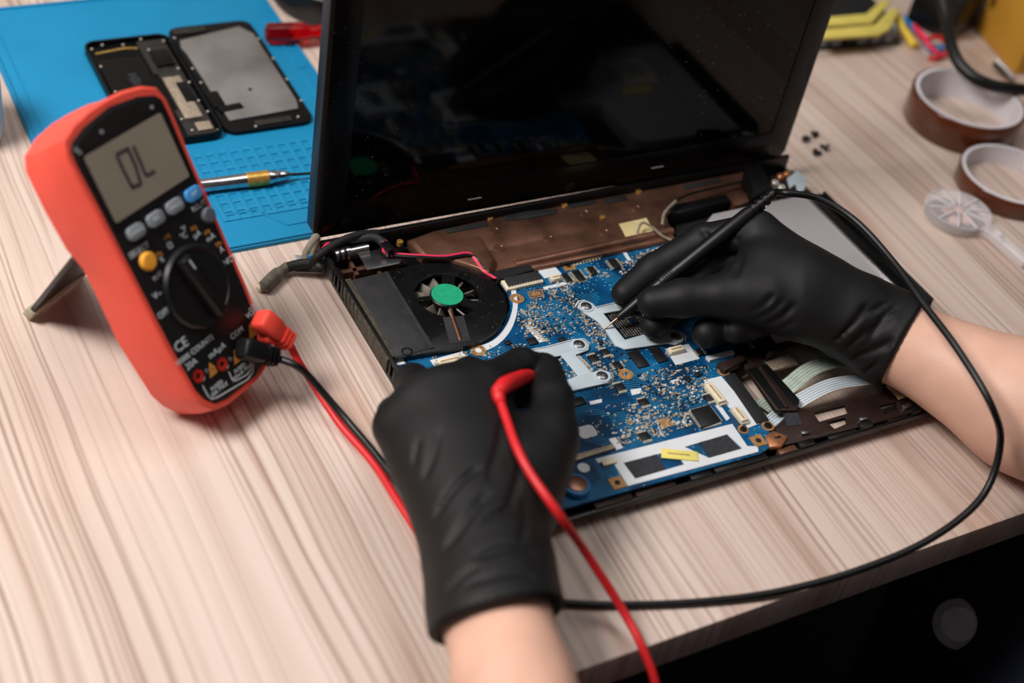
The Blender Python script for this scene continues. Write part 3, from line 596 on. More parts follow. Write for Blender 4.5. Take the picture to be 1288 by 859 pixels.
# frame around the opening
plate('foam_seal', [(911, 472), (924, 468), (968, 528), (952, 532)], 0.0158, 0.005, 'black_matte', LT, bevel=0.0006)
BR = plate('cross_bar', [(925, 447), (950, 440), (966, 462), (1006, 505), (1003, 516), (976, 516), (940, 464)], 0.0150, 0.003, 'copper_dark', LT, bevel=0.0006)
plate('black_tape', [(941, 464), (951, 461), (989, 511), (980, 514)], 0.0156, 0.0012, 'black_plastic', BR)
plate('black_tape', [(957, 459), (965, 458), (1006, 503), (998, 508)], 0.0156, 0.0012, 'black_plastic', BR)
G().tube([Z(956, 463, 0.0155), Z(973, 488, 0.0155), Z(990, 513, 0.0155)], 0.0010, 8).build('copper_seam', 'copper_dark', BR)
plate('bar_latch', [(902, 456), (935, 446), (938, 452), (912, 466)], 0.0185, 0.005, 'copper_dark', BR, bevel=0.0005)
FS = plate('front_frame', [(962, 548), (1003, 511), (1019, 517), (1066, 505), (1112, 492), (1150, 484), (1190, 492), (1200, 503), (1118, 527), (1030, 550), (985, 560)], 0.0125, 0.003, 'copper_dark', LT,
           holes=[[(1023, 519), (1064, 509), (1068, 519), (1031, 530)], [(1041, 531), (1064, 525), (1066, 532), (1050, 539)], [(1106, 510), (1128, 505), (1132, 513), (1113, 521)]], bevel=0.0004)
plate('palm_patch', [(985, 521), (1002, 515), (1009, 534), (990, 536)], 0.0129, 0.0003, 'chip_pad', FS)
plate('copper_foil', [(962, 548), (972, 541), (992, 548), (984, 560), (968, 562)], 0.0150, 0.004, 'copper_bright', LT, bevel=0.001)
plate('yellow_tape', [(1115, 485), (1138, 480), (1150, 496), (1131, 502)], 0.0135, 0.0006, 'yellow_paper', FS)
for x, y in ((1012, 545), (1085, 528), (1140, 512), (977, 553)): G().box(Z(x, y, 0.013), (0.006, 0.003, 0.004)).build('frame_clip', 'steel', LT, 0.0006)
# flat cables
def ribbon(name, pts, w, mat, stripes, sm):
    c = spline(pts, 6); side = []
    for i, q in enumerate(c):
        t = (c[min(i + 1, len(c) - 1)] - c[max(i - 1, 0)]).normalized(); n = Vector((0, 0, 1)); side.append(t.cross(n).normalized())
    def strip(o, ww, lift, nm, m, par):
        loops = []
        for q, s in zip(c, side):
            b = q + s * o + Vector((0, 0, lift)); loops.append([b - s * ww / 2, b + s * ww / 2, b + s * ww / 2 - Vector((0, 0, 0.0003)), b - s * ww / 2 - Vector((0, 0, 0.0003))])
        return G().loft(loops).build(nm, m, par)
    r = strip(0, w, 0, name, mat, LT)
    for k in range(stripes): strip((k + 0.5) / stripes * w * 0.9 - w * 0.45, w * 0.2 / stripes, 0.00025, 'conductor', sm, r)
ribbon('ribbon_cable', [Z(958, 512, 0.006), Z(975, 500, 0.006), Z(995, 483, 0.013), Z(1020, 464, 0.018), Z(1050, 454, 0.018), Z(1085, 449, 0.014)], 0.0115, 'ribbon_green', 5, 'ribbon_white')
ribbon('ribbon_cable', [Z(968, 532, 0.009), Z(985, 518, 0.008), Z(1010, 501, 0.012), Z(1045, 484, 0.016), Z(1080, 478, 0.0135), Z(1120, 475, 0.0085)], 0.010, 'ribbon_white', 5, 'ribbon_blue')
# ------------------------------------------------------------ multimeter
YAW, LEAN = 0.55068, 1.00526
mX = Vector((math.cos(YAW), math.sin(YAW), 0)); mh = Vector((-math.sin(YAW), math.cos(YAW), 0))
mY = mh * math.cos(LEAN) + Vector((0, 0, math.sin(LEAN))); mN = mX.cross(mY)
mO = Vector((-0.09194, 0.14706, 0.03)); mO = CAM_LOC + (mO - CAM_LOC) * ((0.0267 - CAM_LOC.z) / (0.03 - CAM_LOC.z))
MMR = Matrix((mX, mY, mN)).transposed(); MMI = MMR.inverted()
MM = root('multimeter', mO, 'red and black digital multimeter leaning on its rear stand and showing OL', 'multimeter', rot=MMR.to_euler())
def ml(px, py, h=0.0):
    d = ray(px, py); o = mO + mN * h; t = (o - CAM_LOC).dot(mN) / d.dot(mN); w = CAM_LOC + d * t - o
    return Vector((w.dot(mX), w.dot(mY), h))
def mw(u, v, h): return mO + mX * u + mY * v + mN * h
def sym(L, z, dx=0.0, sx=1.0): return [Vector(((x + (dx if x > 0 else 0)) * sx, y, z)) for x, y in L] + [Vector((-(x + dx) * sx, y, z)) for x, y in reversed(L) if x > 0]
front = [(0, -.0075), (.014, -.0072), (.0235, -.0045), (.0295, .002), (.0325, .012), (.0350, .045), (.0354, .066), (.0358, .088), (.0368, .126), (.0378, .145), (.0378, .158), (.0352, .1655), (.026, .1700), (.013, .1725), (0, .173)]
back = [(0, -.0112), (.014, -.0108), (.022, -.008), (.0295, .002), (.0335, .012), (.0373, .049), (.0360, .080), (.0362, .095), (.0398, .108), (.0410, .132), (.0405, .154), (.0370, .1615), (.026, .1665), (.013, .1690), (0, .1695)]
last = [(x * 0.86, y + (0.003 if y < 0.02 else -0.004)) for x, y in back]; last[0] = (0, -.0088)
inset = [(max(0, x - 0.0012) if x else 0, y + (0.0012 if y < 0.02 else -0.0012)) for x, y in front]
mid = [((a[0] + b[0]) / 2 + (0.0012 if a[0] else 0), (a[1] + b[1]) / 2) for a, b in zip(front, back)]
CS = G().loft([sym(last, -0.036), sym(back, -0.032), sym(back, -0.023), sym(mid, -0.011), sym(front, -0.0012), sym([(x - 0.0004 if x else 0, y) for x, y in front], 0.0006), sym(inset, 0.0016)]).build('red_case', 'meter_red', MM, 0, local=True, smooth=0.55)
panel = [(0, -.0038), (.013, -.0036), (.0215, -.001), (.0265, .005), (.0290, .012), (.0312, .045), (.0322, .088), (.0330, .126), (.0340, .150), (.0336, .1590), (.0305, .1625), (.020, .1662), (0, .1690)]
PN = G().prism(sym(panel, 0), 0.0005, 0.0020).build('face_panel', 'meter_face', MM, 0.0004, local=True)
win = [(0, .1105), (.0305, .1105), (.0318, .126), (.0326, .150), (.0320, .1575), (.029, .1605), (.019, .1642), (0, .1668)]
WN = G().prism(sym(win, 0), 0.0015, 0.0026).build('display_window', 'meter_window', MM, 0.0004, local=True)
LC = G().prism(rrect(.0286, .0190, .0012, 3, 0, .1343), 0.0022, 0.0029).build('lcd_screen', 'lcd_glass', MM, local=True)
def seg(a, b, w=0.0023):
    a, b = ml(*a, 0.0029), ml(*b, 0.0029); d = b - a; g = G().box((a + b) / 2, (d.length + w * 0.5, w, 0.0002), math.atan2(d.y, d.x)); g.build('lcd_segment', 'lcd_ink', LC, local=True)
for a, b in (((147, 194), (161, 187)), ((147, 196), (155, 214)), ((156, 216), (166, 235)), ((166, 236), (176, 232)), ((161, 188), (169, 206)), ((170, 208), (177, 231)), ((168, 185), (175, 201)), ((176, 203), (183, 220)), ((184, 221), (194, 216))): seg(a, b)
for x, y in ((128, 166), (100, 192), (96, 189), (191, 135)): G().lathe([(0.0011, 0), (0.0011, 0.0004), (0, 0.0005)], ml(x, y, 0.0026), 12).build('indicator', 'button_grey', MM, local=True)
tmat = lambda p: Matrix.Translation(p)
def mt(body, px, py, size, mat='print_white', h=0.0021, par=None): return text_mesh('lettering', body, size, mat, par or MM, tmat(ml(px, py, h)))
for x, nm, body in ((-.0200, 'button_grey', 'RANGE'), (-.0048, 'button_grey', 'REL'), (.0104, 'button_grey', 'HOLD'), (.0255, 'button_blue', 'H/*')):
    b = G().prism(rrect(.0056, .0036, .0024, 5, x, .1060), 0.0015, 0.0044).build('button', nm, MM, 0.0007, local=True)
    text_mesh('lettering', body, 0.0032, 'print_white', b, Matrix.Translation((x, .1060, .0045)))
for px, py, r, m in ((182, 329, .0052, 'button_yellow'), (258, 271, .0047, 'button_slate')):
    G().lathe([(r, 0.0015), (r, 0.0036), (r * 0.8, 0.0046), (0, 0.0048)], ml(px, py, 0.0), 28).build('round_button', m, MM, local=True)
dc = Vector((0.0008, 0.0615, 0.0))
DL = G().lathe([(0.0236, 0.0015), (0.0236, 0.0040), (0.0222, 0.0058), (0.0212, 0.0060), (0.0205, 0.0052), (0, 0.0052)], dc, 56).build('dial', 'black_plastic', MM, local=True, smooth=0.5)
a, b = ml(219, 324, 0.010), ml(274, 400, 0.010); d = b - a
g = G().box((0, 0, 0.0085), (0.040, 0.0105, 0.0072)); g.v = [Vector((p.x, p.y * (0.62 if p.z > 0.0085 else 1.0), p.z)) for p in g.v]
rz = Matrix.Rotation(math.atan2(d.y, d.x), 3, 'Z'); g.v = [dc + rz @ p for p in g.v]; g.build('dial_grip', 'black_plastic', DL, 0.0018, local=True)
g = G().box((-0.015, 0, 0.0122), (0.006, 0.0009, 0.0003)); g.v = [dc + rz @ p for p in g.v]; g.build('dial_pointer', 'print_white', DL, local=True)
for body, px, py, s, m in (('OFF', 206, 394, .0042, 'print_white'), ('V~', 198, 371, .0042, 'print_white'), ('V', 196, 376, .0001, 'print_white'), ('mV', 198, 347, .0042, 'print_white'), ('Hz', 200, 320, .0036, 'print_orange'), ('%', 204, 327, .0036, 'print_white'),
                          ('->|', 210, 298, .0034, 'print_orange'), ('Ω', 214, 309, .0042, 'print_white'), ('°F', 231, 288, .0034, 'print_white'), ('°C', 231, 297, .0040, 'print_white'), ('Hz', 244, 287, .0034, 'print_orange'), ('µA', 248, 295, .0040, 'print_white'),
                          ('Hz', 261, 292, .0034, 'print_orange'), ('mA', 265, 299, .0040, 'print_white'), ('Hz', 275, 307, .0034, 'print_orange'), ('A', 279, 314, .0042, 'print_white'), ('NCV', 289, 327, .0042, 'print_white'), ('SELECT', 175, 315, .0038, 'print_white'), ('REL/T', 250, 259, .0038, 'print_white'),
                          ('CE', 228, 434, .0082, 'print_white'), ('10000 COUNTS', 245, 441, .0038, 'print_white'), ('20A', 241, 458, .0044, 'print_white'), ('mAµA', 273, 441, .0044, 'print_white'), ('COM', 298, 419, .0040, 'print_white'), ('VΩHz', 318, 393, .0038, 'print_white'), ('•-||-', 317, 386, .0034, 'print_white'),
                          ('FUSED', 273, 485, .0029, 'print_white'), ('20A MAX', 276, 490, .0029, 'print_white'), ('FUSED', 302, 463, .0029, 'print_white'), ('200mA MAX', 305, 468, .0029, 'print_white')):
    if s > 0.001: mt(body, px, py, s * (1.18 if s < 0.008 else 1.0), m)
for px, py in ((267, 464), (298, 448), (317, 416)):
    p = ml(px, py, 0.0020); T = G().prism([(p.x - 0.0042, p.y - 0.0034), (p.x + 0.0042, p.y - 0.0034), (p.x, p.y + 0.0042)], 0.0019, 0.0022).build('warning_triangle', 'print_orange', MM, local=True)
    text_mesh('lettering', '!', 0.005, 'meter_face', T, Matrix.Translation((p.x, p.y - 0.0006, 0.0023)))
jk = [ml(249, 473, 0.002), ml(279, 458, 0.002), ml(307, 441, 0.002), ml(330, 424, 0.002)]
for i, p in enumerate(jk):
    p = Vector((p.x, p.y, 0))
    j = G().lathe([(0.0052, 0.0012), (0.0052, 0.0026), (0.0044, 0.0028), (0.0040, 0.0022), (0.0038, 0.0010)], p, 28).build('jack', 'black_plastic', MM, local=True)
    G().lathe([(0.0038, 0.0012), (0.0038, 0.0025), (0.0018, 0.0025), (0.0016, 0.0012), (0, 0.0012)], p, 24).build('jack_sleeve', 'jack_red' if i != 2 else 'black_matte', j, local=True)
    if i < 2: G().lathe([(0.0013, 0.0016), (0.0013, 0.0026), (0, 0.0027)], p + Vector((0.0066, -0.0008, 0)), 12).build('rivet', 'grey_plastic', MM, local=True)
def line(L, w=0.0006):
    P = [ml(x, y, 0.0022) for x, y in L]; g = G()
    for a, b in zip(P, P[1:]):
        d = b - a; g.box((a + b) / 2, (d.length + w, w, 0.0003), math.atan2(d.y, d.x))
    g.build('printed_bracket', 'print_white', MM, local=True)
line([(255, 485), (261, 497), (266, 502), (273, 500), (312, 477), (318, 468), (319, 458), (316, 449)]); line([(288, 468), (292, 477), (297, 479), (311, 471), (316, 464), (315, 455), (312, 450)])
# rear stand
f1, f2 = Vector((-0.1809, 0.2651, 0.0038)), Vector((-0.1428, 0.2933, 0.0038)); t1, t2 = mw(-0.033, 0.103, -0.034), mw(0.033, 0.103, -0.034)
nb = (f2 - f1).cross(t1 - f1).normalized() * 0.0015
def toM(g): g.v = [MMI @ (p - mO) for p in g.v]; return g
ST = toM(G().loft([[f1 - nb, f2 - nb, f2 + nb, f1 + nb], [t1 - nb, t2 - nb, t2 + nb, t1 + nb]])).build('rear_stand', 'black_plastic', MM, 0.0008, local=True)
e = (f2 - f1).normalized(); up = (t1 - f1).normalized()
toM(G().loft([[q - nb * 2 - e * 0.002, q + nb * 2 - e * 0.002, q + nb * 2 + (f2 - f1) + e * 0.002, q - nb * 2 + (f2 - f1) + e * 0.002] for q in (f1 - up * 0.0015, f1 + up * 0.009)])).build('stand_foot', 'stand_foot', ST, 0.001, local=True)
toM(G().loft([[t1 + (t2 - t1) * 0.5 + e * s * 0.022 + nb * 2.0 + up * u_ for s in (-1, 1)] + [t1 + (t2 - t1) * 0.5 + e * s * 0.022 - nb * 2.0 + up * u_ for s in (1, -1)] for u_ in (-0.006, 0.004)])).build('stand_hinge', 'black_plastic', ST, 0.0008, local=True)

# ------------------------------------------------------------ test leads
def sect(c, t, w, h, up):
    t = t.normalized(); s = t.cross(up).normalized(); u = s.cross(t); q = rrect(w / 2, h / 2, min(w, h) * 0.22, 3)
    return [c + s * x + u * y for x, y in q]
def plug(par, mat, jack, a, b, w, ribs):
    a, b = a, b; t = b - a; L = t.length
    G().tube([mw(jack.x, jack.y, 0.0024), mw(jack.x, jack.y, 0.012)], 0.0046, 18).build('plug_barrel', mat, par)
    G().loft([sect(a, t, w * 0.84, w * 0.84, mN), sect(a.lerp(b, 0.08), t, w, w, mN), sect(a.lerp(b, 0.5), t, w, w * 0.96, mN), sect(a.lerp(b, 0.62), t, w * 0.8, w * 0.8, mN), sect(b, t, w * 0.66, w * 0.66, mN)]).build('plug_body', mat, par, 0.0005, smooth=0.9)
    for k in range(ribs):
        c = a.lerp(b, 0.66 + 0.34 * k / ribs); G().loft([sect(c, t, w * 0.92, w * 0.92, mN), sect(c + t.normalized() * 0.0014, t, w * 0.92, w * 0.92, mN)]).build('plug_rib', mat, par)
def W(px, py, h): p = ml(px, py, h); return mw(p.x, p.y, p.z)
ra, rb = W(326, 399, 0.011), W(364, 432, 0.012)
RL = root('red_test_lead', mw(jk[3].x, jk[3].y, 0.003), 'red test lead from multimeter jack to the boot held in the left glove', 'test lead')
plug(RL, 'plug_red', jk[3], ra, rb, 0.0125, 3)
ba, bb = W(303, 437, 0.010), W(347, 450, 0.011)
BLD = root('black_test_lead', mw(jk[2].x, jk[2].y, 0.003), 'black test lead looping over the bench to the probe in the right glove', 'test lead')
plug(BLD, 'lead_black', jk[2], ba, bb, 0.0120, 3)
tip = Z(757, 416, 0.0160); pe = V(965, 250, 0.908); pax = (pe - tip).normalized(); PLN = (pe - tip).length
pt = lambda s: tip + pax * s
bc = [bb, Z(371, 459, 0.034), Z(388, 473, 0.0265), Z(415, 504, 0.0150), Z(440, 533, 0.0085), Z(476, 576, 0.0065), Z(520, 635, 0.006), Z(575, 710, 0.0022), Z(640, 750, 0.0022), Z(705, 758, 0.0022), Z(780, 761, 0.0022), Z(880, 757, 0.0024), Z(980, 744, 0.0040), Z(1080, 717, 0.010), Z(1170, 678, 0.018), Z(1235, 625, 0.030),
      Z(1258, 560, 0.055), Z(1247, 510, 0.083), Z(1205, 440, 0.092), Z(1160, 380, 0.094), Z(1120, 325, 0.096), Z(1075, 277, 0.100), Z(1030, 250, 0.103), Z(990, 243, 0.104), pt(PLN + 0.006), pt(PLN - 0.004)]
G().tube(spline(bc, 10), 0.0022, 10).build('cable', 'lead_black', BLD)
PH = G().tube([pt(s) for s in (0.0125, 0.015, 0.028, 0.048, 0.0485, 0.058, 0.0585, 0.062, 0.100, PLN - 0.016, PLN - 0.012)], [0.0020, 0.0028, 0.0036, 0.0044, 0.0050, 0.0050, 0.0046, 0.0048, 0.0050, 0.0048, 0.0040], 20).build('probe_handle', 'lead_black', BLD)
for k in range(7): G().tube([pt(0.050 + k * 0.0018), pt(0.0508 + k * 0.0018)], 0.0053, 20).build('grip_ring', 'lead_black', PH)
for k in range(4): G().tube([pt(PLN - 0.012 + k * 0.0048), pt(PLN - 0.0096 + k * 0.0048)], 0.0046 - k * 0.0003, 16).build('strain_ring', 'lead_black', PH)
G().tube([pt(PLN - 0.013), pt(PLN + 0.006)], [0.0032, 0.0027], 14).build('strain_relief', 'lead_black', PH)
G().tube([pt(0.0), pt(0.002), pt(0.008), pt(0.015)], [0.0002, 0.0005, 0.0008, 0.0009], 10).build('probe_tip', 'probe_metal', BLD)

# ------------------------------------------------------------ blue mat and what lies on it
MT = root('silicone_mat', (-0.024, 0.4565, 0), 'bright blue silicone repair mat with moulded grid behind the multimeter', 'mat')
G().prism(rrect(0.113, 0.1655, 0.004, 4, -0.024, 0.4565), 0.0, 0.0030).build('mat_sheet', 'mat_blue', MT, 0.0008)
def rib(lo, hi, z=0.0042): lo, hi = Vector((lo[0], lo[1], 0.002)), Vector((hi[0], hi[1], z)); G().box((lo + hi) / 2, hi - lo).build('raised_rib', 'mat_blue', MT, 0.0004)
for x in (-0.136, 0.086): rib((x, 0.2925), (x + 0.002, 0.6205), 0.0046)
for y in (0.2920, 0.6190): rib((-0.134, y), (0.086, y + 0.002), 0.0046)
rib((-0.1275, 0.30), (-0.1262, 0.614), 0.0036); rib((0.0765, 0.44), (0.0778, 0.614), 0.0036)
for k in range(13): rib((-0.040 + k * 0.0088, 0.320), (-0.0362 + k * 0.0088, 0.3985), 0.0039)
for k in range(9): rib((-0.0399, 0.3201 + k * 0.0093), (0.0693, 0.3240 + k * 0.0093), 0.00388)
for a, b in (((285, 271), (322, 265)), ((322, 265), (362, 283)), ((362, 283), (400, 276)), ((340, 262), (398, 252)), ((375, 85), (400, 128)), ((372, 86), (385, 84))):
    p, q = Z(*a, 0.003), Z(*b, 0.003); d = q - p; G().box((p + q) / 2, (d.length + 0.001, 0.0016, 0.0018), math.atan2(d.y, d.x)).build('raised_rib', 'mat_blue', MT, 0.0004)

PA = root('opened_smartphone', (-0.041, 0.481, 0.003), 'black smartphone back shell with battery and logic board lying open on blue mat', 'phone')
G().prism(rrect(0.0325, 0.0695, 0.009, 6, -0.041, 0.481), 0.003, 0.0060).build('back_shell', 'phone_black', PA, 0.0008)
G().prism(rrect(0.0325, 0.0695, 0.009, 6, -0.041, 0.481), 0.0058, 0.0096, [rrect(0.0306, 0.0676, 0.0075, 6, -0.041, 0.481)]).build('side_frame', 'phone_black', PA, 0.0004)
bat = G().prism(rrect(0.0165, 0.045, 0.001, 2, -0.0535, 0.478), 0.0058, 0.0086).build('battery', 'phone_black', PA, 0.0004)
for k, w in enumerate((0.006, 0.005, 0.008, 0.007, 0.006)): G().box((-0.050, 0.500 - k * 0.0032, 0.0087), (w, 0.0006, 0.0002)).build('battery_print', 'grey_plastic', bat)
lb = G().prism([(-0.034, 0.412), (-0.013, 0.412), (-0.013, 0.545), (-0.034, 0.545), (-0.034, 0.500), (-0.031, 0.498), (-0.031, 0.450), (-0.034, 0.448)], 0.0058, 0.0076).build('logic_board', 'phone_part', PA)
G().box((-0.0235, 0.463, 0.0082), (0.013, 0.055, 0.0016)).build('board_shield', 'tan_plate', lb, 0.0004); G().box((-0.019, 0.468, 0.0092), (0.008, 0.026, 0.0010)).build('board_shield', 'phone_black', lb, 0.0003)
G().box((-0.022, 0.517, 0.0086), (0.014, 0.022, 0.0024)).build('camera_block', 'phone_black', lb, 0.0006); G().box((-0.020, 0.424, 0.0082), (0.011, 0.010, 0.0016)).build('speaker_grille', 'tan_plate', lb, 0.0005)
sc = None
for x, y in ((-0.069, 0.540), (-0.060, 0.544), (-0.045, 0.541), (-0.030, 0.546), (-0.014, 0.540), (-0.069, 0.515), (-0.015, 0.500), (-0.013, 0.480), (-0.014, 0.455), (-0.012, 0.440), (-0.030, 0.420), (-0.012, 0.416), (-0.033, 0.435), (-0.068, 0.480), (-0.068, 0.445), (-0.0285, 0.53)):
    if sc is None: sc = G().lathe([(0.0010, 0), (0.0010, 0.0008), (0, 0.0010)], (0, 0, 0), 8).build('tiny_screw', 'solder', PA, local=True); c = sc
    else: c = dup(sc, PA)
    c.location = Vector((x, y, 0.0084)) - PA.location
G().tube([(-0.068, 0.533, 0.0088), (-0.045, 0.536, 0.0088), (-0.036, 0.534, 0.0088)], 0.0008, 6).build('flex_cable', 'brass', PA)
PB = root('smartphone_screen', (0.0275, 0.487, 0.003), 'smartphone screen lying face down on blue mat with its silver backing plate up', 'phone')
g = G().prism(rrect(0.0335, 0.0735, 0.009, 6, 0.0275, 0.487), 0.003, 0.0068); SB = g.build('screen_glass', 'phone_black', PB, 0.0010)
G().prism([(0.000, 0.427), (0.054, 0.430), (0.0565, 0.440), (0.0575, 0.537), (0.050, 0.5505), (-0.001, 0.540), (-0.0035, 0.530), (-0.002, 0.520)], 0.0066, 0.0078).build('backing_plate', 'phone_plate', PB, 0.0003)
G().box((0.010, 0.552, 0.0076), (0.026, 0.007, 0.0018)).build('earpiece', 'phone_part', PB, 0.0006); G().box((0.0305, 0.419, 0.0074), (0.028, 0.006, 0.0014)).build('home_flex', 'phone_part', PB, 0.0004)
G().box((0.006, 0.442, 0.0082), (0.018, 0.007, 0.0008), 0.1).build('flex_cable', 'phone_black', PB, 0.0002); G().box((-0.001, 0.455, 0.0082), (0.009, 0.020, 0.0008), 0.0).build('flex_cable', 'phone_black', PB, 0.0002)
G().lathe([(0.0016, 0), (0.0016, 0.0003), (0, 0.0003)], (0.028, 0.462, 0.0077), 14).build('plate_hole', 'phone_black', PB)
for x, y in ((-0.004, 0.545), (0.059, 0.530), (0.060, 0.50), (0.060, 0.47), (0.060, 0.44), (0.050, 0.420), (0.016, 0.416), (-0.004, 0.50), (-0.004, 0.48), (0.022, 0.555)):
    c = dup(sc, PB); c.location = Vector((x, y, 0.0068)) - PB.location

PK = root('precision_knife', (-0.01, 0.353, 0.004), 'silver precision hand tool with brass ribbed collar resting on the blue mat grid', 'hand tool')
def kx(x, z=0.0092): return Vector((x, 0.3545 - (x + 0.04) * 0.055, z))
G().tube([kx(x) for x in (-0.105, -0.103, -0.030, -0.0135)], [0.003, 0.0047, 0.0047, 0.0050], 20).build('barrel', 'chrome', PK)
cl = G().tube([kx(-0.0135), kx(0.0022)], 0.0048, 20).build('collar', 'brass', PK)
for k in range(9): G().tube([kx(-0.0132 + k * 0.0017), kx(-0.0122 + k * 0.0017)], 0.0054, 20).build('collar_ring', 'brass', cl)
G().tube([kx(x) for x in (0.0022, 0.003, 0.008, 0.0085, 0.012, 0.0125, 0.016, 0.0185)], [0.0048, 0.0050, 0.0040, 0.0044, 0.0034, 0.0036, 0.0026, 0.0016], 20).build('nose', 'chrome', PK)
G().tube([kx(0.018), kx(0.062, 0.0062)], [0.0011, 0.0009], 10).build('tool_bit', 'black_gloss', PK)

DV = root('screwdriver', (0.09, 0.525, 0.003), 'screwdriver with clear red handle beside the phone screen at mat edge', 'screwdriver')
dd = Vector((0.982, -0.19, 0)); d0 = Vector((0.0640, 0.5300, 0.0115))
hd = G(); loops = []
for s, r in ((0, 0.004), (0.002, 0.0074), (0.026, 0.0080), (0.032, 0.0068), (0.038, 0.0050), (0.044, 0.0060), (0.050, 0.0072), (0.052, 0.0064)):
    loops.append([d0 + dd * s + Vector((-dd.y, dd.x, 0)) * (r * (1 + 0.07 * math.cos(6 * a)) * math.cos(a)) + Vector((0, 0, 1)) * (r * (1 + 0.07 * math.cos(6 * a)) * math.sin(a)) for a in [2 * math.pi * k / 36 for k in range(36)]])
hd.loft(loops).build('handle', 'red_clear', DV)
G().tube([d0 + dd * 0.051, d0 + dd * 0.14 + Vector((0, 0, -0.0085))], 0.0028, 12).build('shaft', 'chrome', DV)

RD = root('round_case', (0.152, 0.590, 0), 'black round case with grey rim ring standing behind the laptop screen', 'case')
G().lathe([(0.056, 0.0), (0.058, 0.003), (0.058, 0.026), (0.055, 0.029), (0.046, 0.029)], (0.152, 0.590, 0), 56).build('case_body', 'black_plastic', RD)
G().lathe([(0.046, 0.024), (0.046, 0.0300), (0.040, 0.0300), (0.038, 0.026), (0, 0.026)], (0.152, 0.590, 0), 56).build('rim_ring', 'grey_plastic', RD)

WB = root('plastic_bottle', (-0.178, 0.4655, 0), 'small white plastic bottle standing beside the blue mat', 'bottle')
G().lathe([(0.024, 0), (0.027, 0.002), (0.028, 0.006), (0.028, 0.048), (0.025, 0.056), (0.016, 0.062), (0.011, 0.063), (0.011, 0.066)], (-0.178, 0.4655, 0), 40).build('bottle_body', 'white_bottle', WB)
G().lathe([(0.0125, 0.065), (0.0125, 0.076), (0.009, 0.078), (0.004, 0.079), (0.003, 0.092), (0, 0.092)], (-0.178, 0.4655, 0), 28).build('bottle_cap', 'white_bottle', WB)

# ------------------------------------------------------------ right side of the bench
def tape(c, ri, ro, h, label):
    t = root('tape_roll', c, label, 'tape', 'amber tape rolls')
    G().lathe([(ri + 0.003, 0.0005), (ro - 0.0004, 0.0005), (ro, 0.001), (ro, h - 0.001), (ro - 0.0004, h - 0.0005), (ri + 0.003, h - 0.0005), (ri + 0.003, 0.0005)], c, 72).build('tape_winding', 'kapton', t)
    G().lathe([(ri, 0.0), (ri + 0.0032, 0.0), (ri + 0.0032, h), (ri, h), (ri, 0.0)], c, 72).build('tape_core', 'core_white', t)
tape((0.591, 0.285, 0), 0.0425, 0.0480, 0.027, 'tall amber tape roll with white core beside the black cable')
tape((0.5645, 0.1965, 0), 0.0375, 0.0418, 0.016, 'low amber tape roll with white core touching the clear plastic disc')
DS = root('plastic_dispenser', (0.495, 0.178, 0), 'clear round plastic wheel case with radial ribs and a short handle', 'case')
dcn = (0.495, 0.178, 0)
G().lathe([(0.024, 0), (0.0262, 0.002), (0.0266, 0.007), (0.0262, 0.0085), (0.0245, 0.0090), (0.024, 0.0082), (0.006, 0.0086), (0, 0.0090)], dcn, 48).build('round_shell', 'clear_plastic', DS)
for k in range(10):
    a = 2 * math.pi * k / 10 + 0.2; G().box((dcn[0] + 0.0148 * math.cos(a), dcn[1] + 0.0148 * math.sin(a), 0.0090), (0.019, 0.0013, 0.0012), a).build('radial_rib', 'core_white', DS, 0.0002)
for k, (bx_, by_) in enumerate(((-0.008, -0.006), (0.002, -0.009), (0.006, 0.004), (-0.004, 0.006))): G().lathe([(0, 0.001), (0.004, 0.002), (0.0055, 0.004), (0.004, 0.006), (0, 0.007)], (dcn[0] + bx_, dcn[1] + by_, 0), 16).build('bead', 'pink_bead', DS)
h0 = Vector((0.505, 0.154, 0.005)); hdv = Vector((0.03, -0.99, 0)).normalized()
G().loft([sect(h0 + hdv * s, hdv, w, t_, Vector((0, 0, 1))) for s, w, t_ in ((0, 0.017, 0.008), (0.008, 0.011, 0.007), (0.014, 0.0105, 0.0075), (0.04, 0.0095, 0.0075), (0.043, 0.008, 0.006))]).build('handle', 'clear_plastic', DS, smooth=0.9)
G().lathe([(0.0026, 0), (0.0026, 0.0016), (0, 0.002)], h0 + hdv * 0.011 + Vector((0, 0, 0.003)), 16).build('handle_stud', 'core_white', DS)
s0 = None
for (x, y), rz_ in zip(((1011, 179), (1025, 174), (1023, 195), (1040, 190)), (0.3, 1.4, -0.2, 2.0)):
    p = Z(x, y, 0.0)
    if s0 is None:
        s0 = root('small_screw', p, 'tiny black laptop screw lying loose on the bench beside the screen', 'screw', 'loose black screws')
        G().tube([(0, 0, 0.0030), (0.0016, 0, 0.0030)], 0.0030, 14).build('screw_head', 'black_plastic', s0, local=True)
        G().tube([(0.0016, 0, 0.0029), (0.0062, 0, 0.0018), (0.0070, 0, 0.0016)], [0.0015, 0.0015, 0.0006], 10).build('screw_shank', 'black_plastic', s0, local=True); s0.rotation_euler = (0, 0, rz_)
    else: dup_tree(s0, p, rz_)
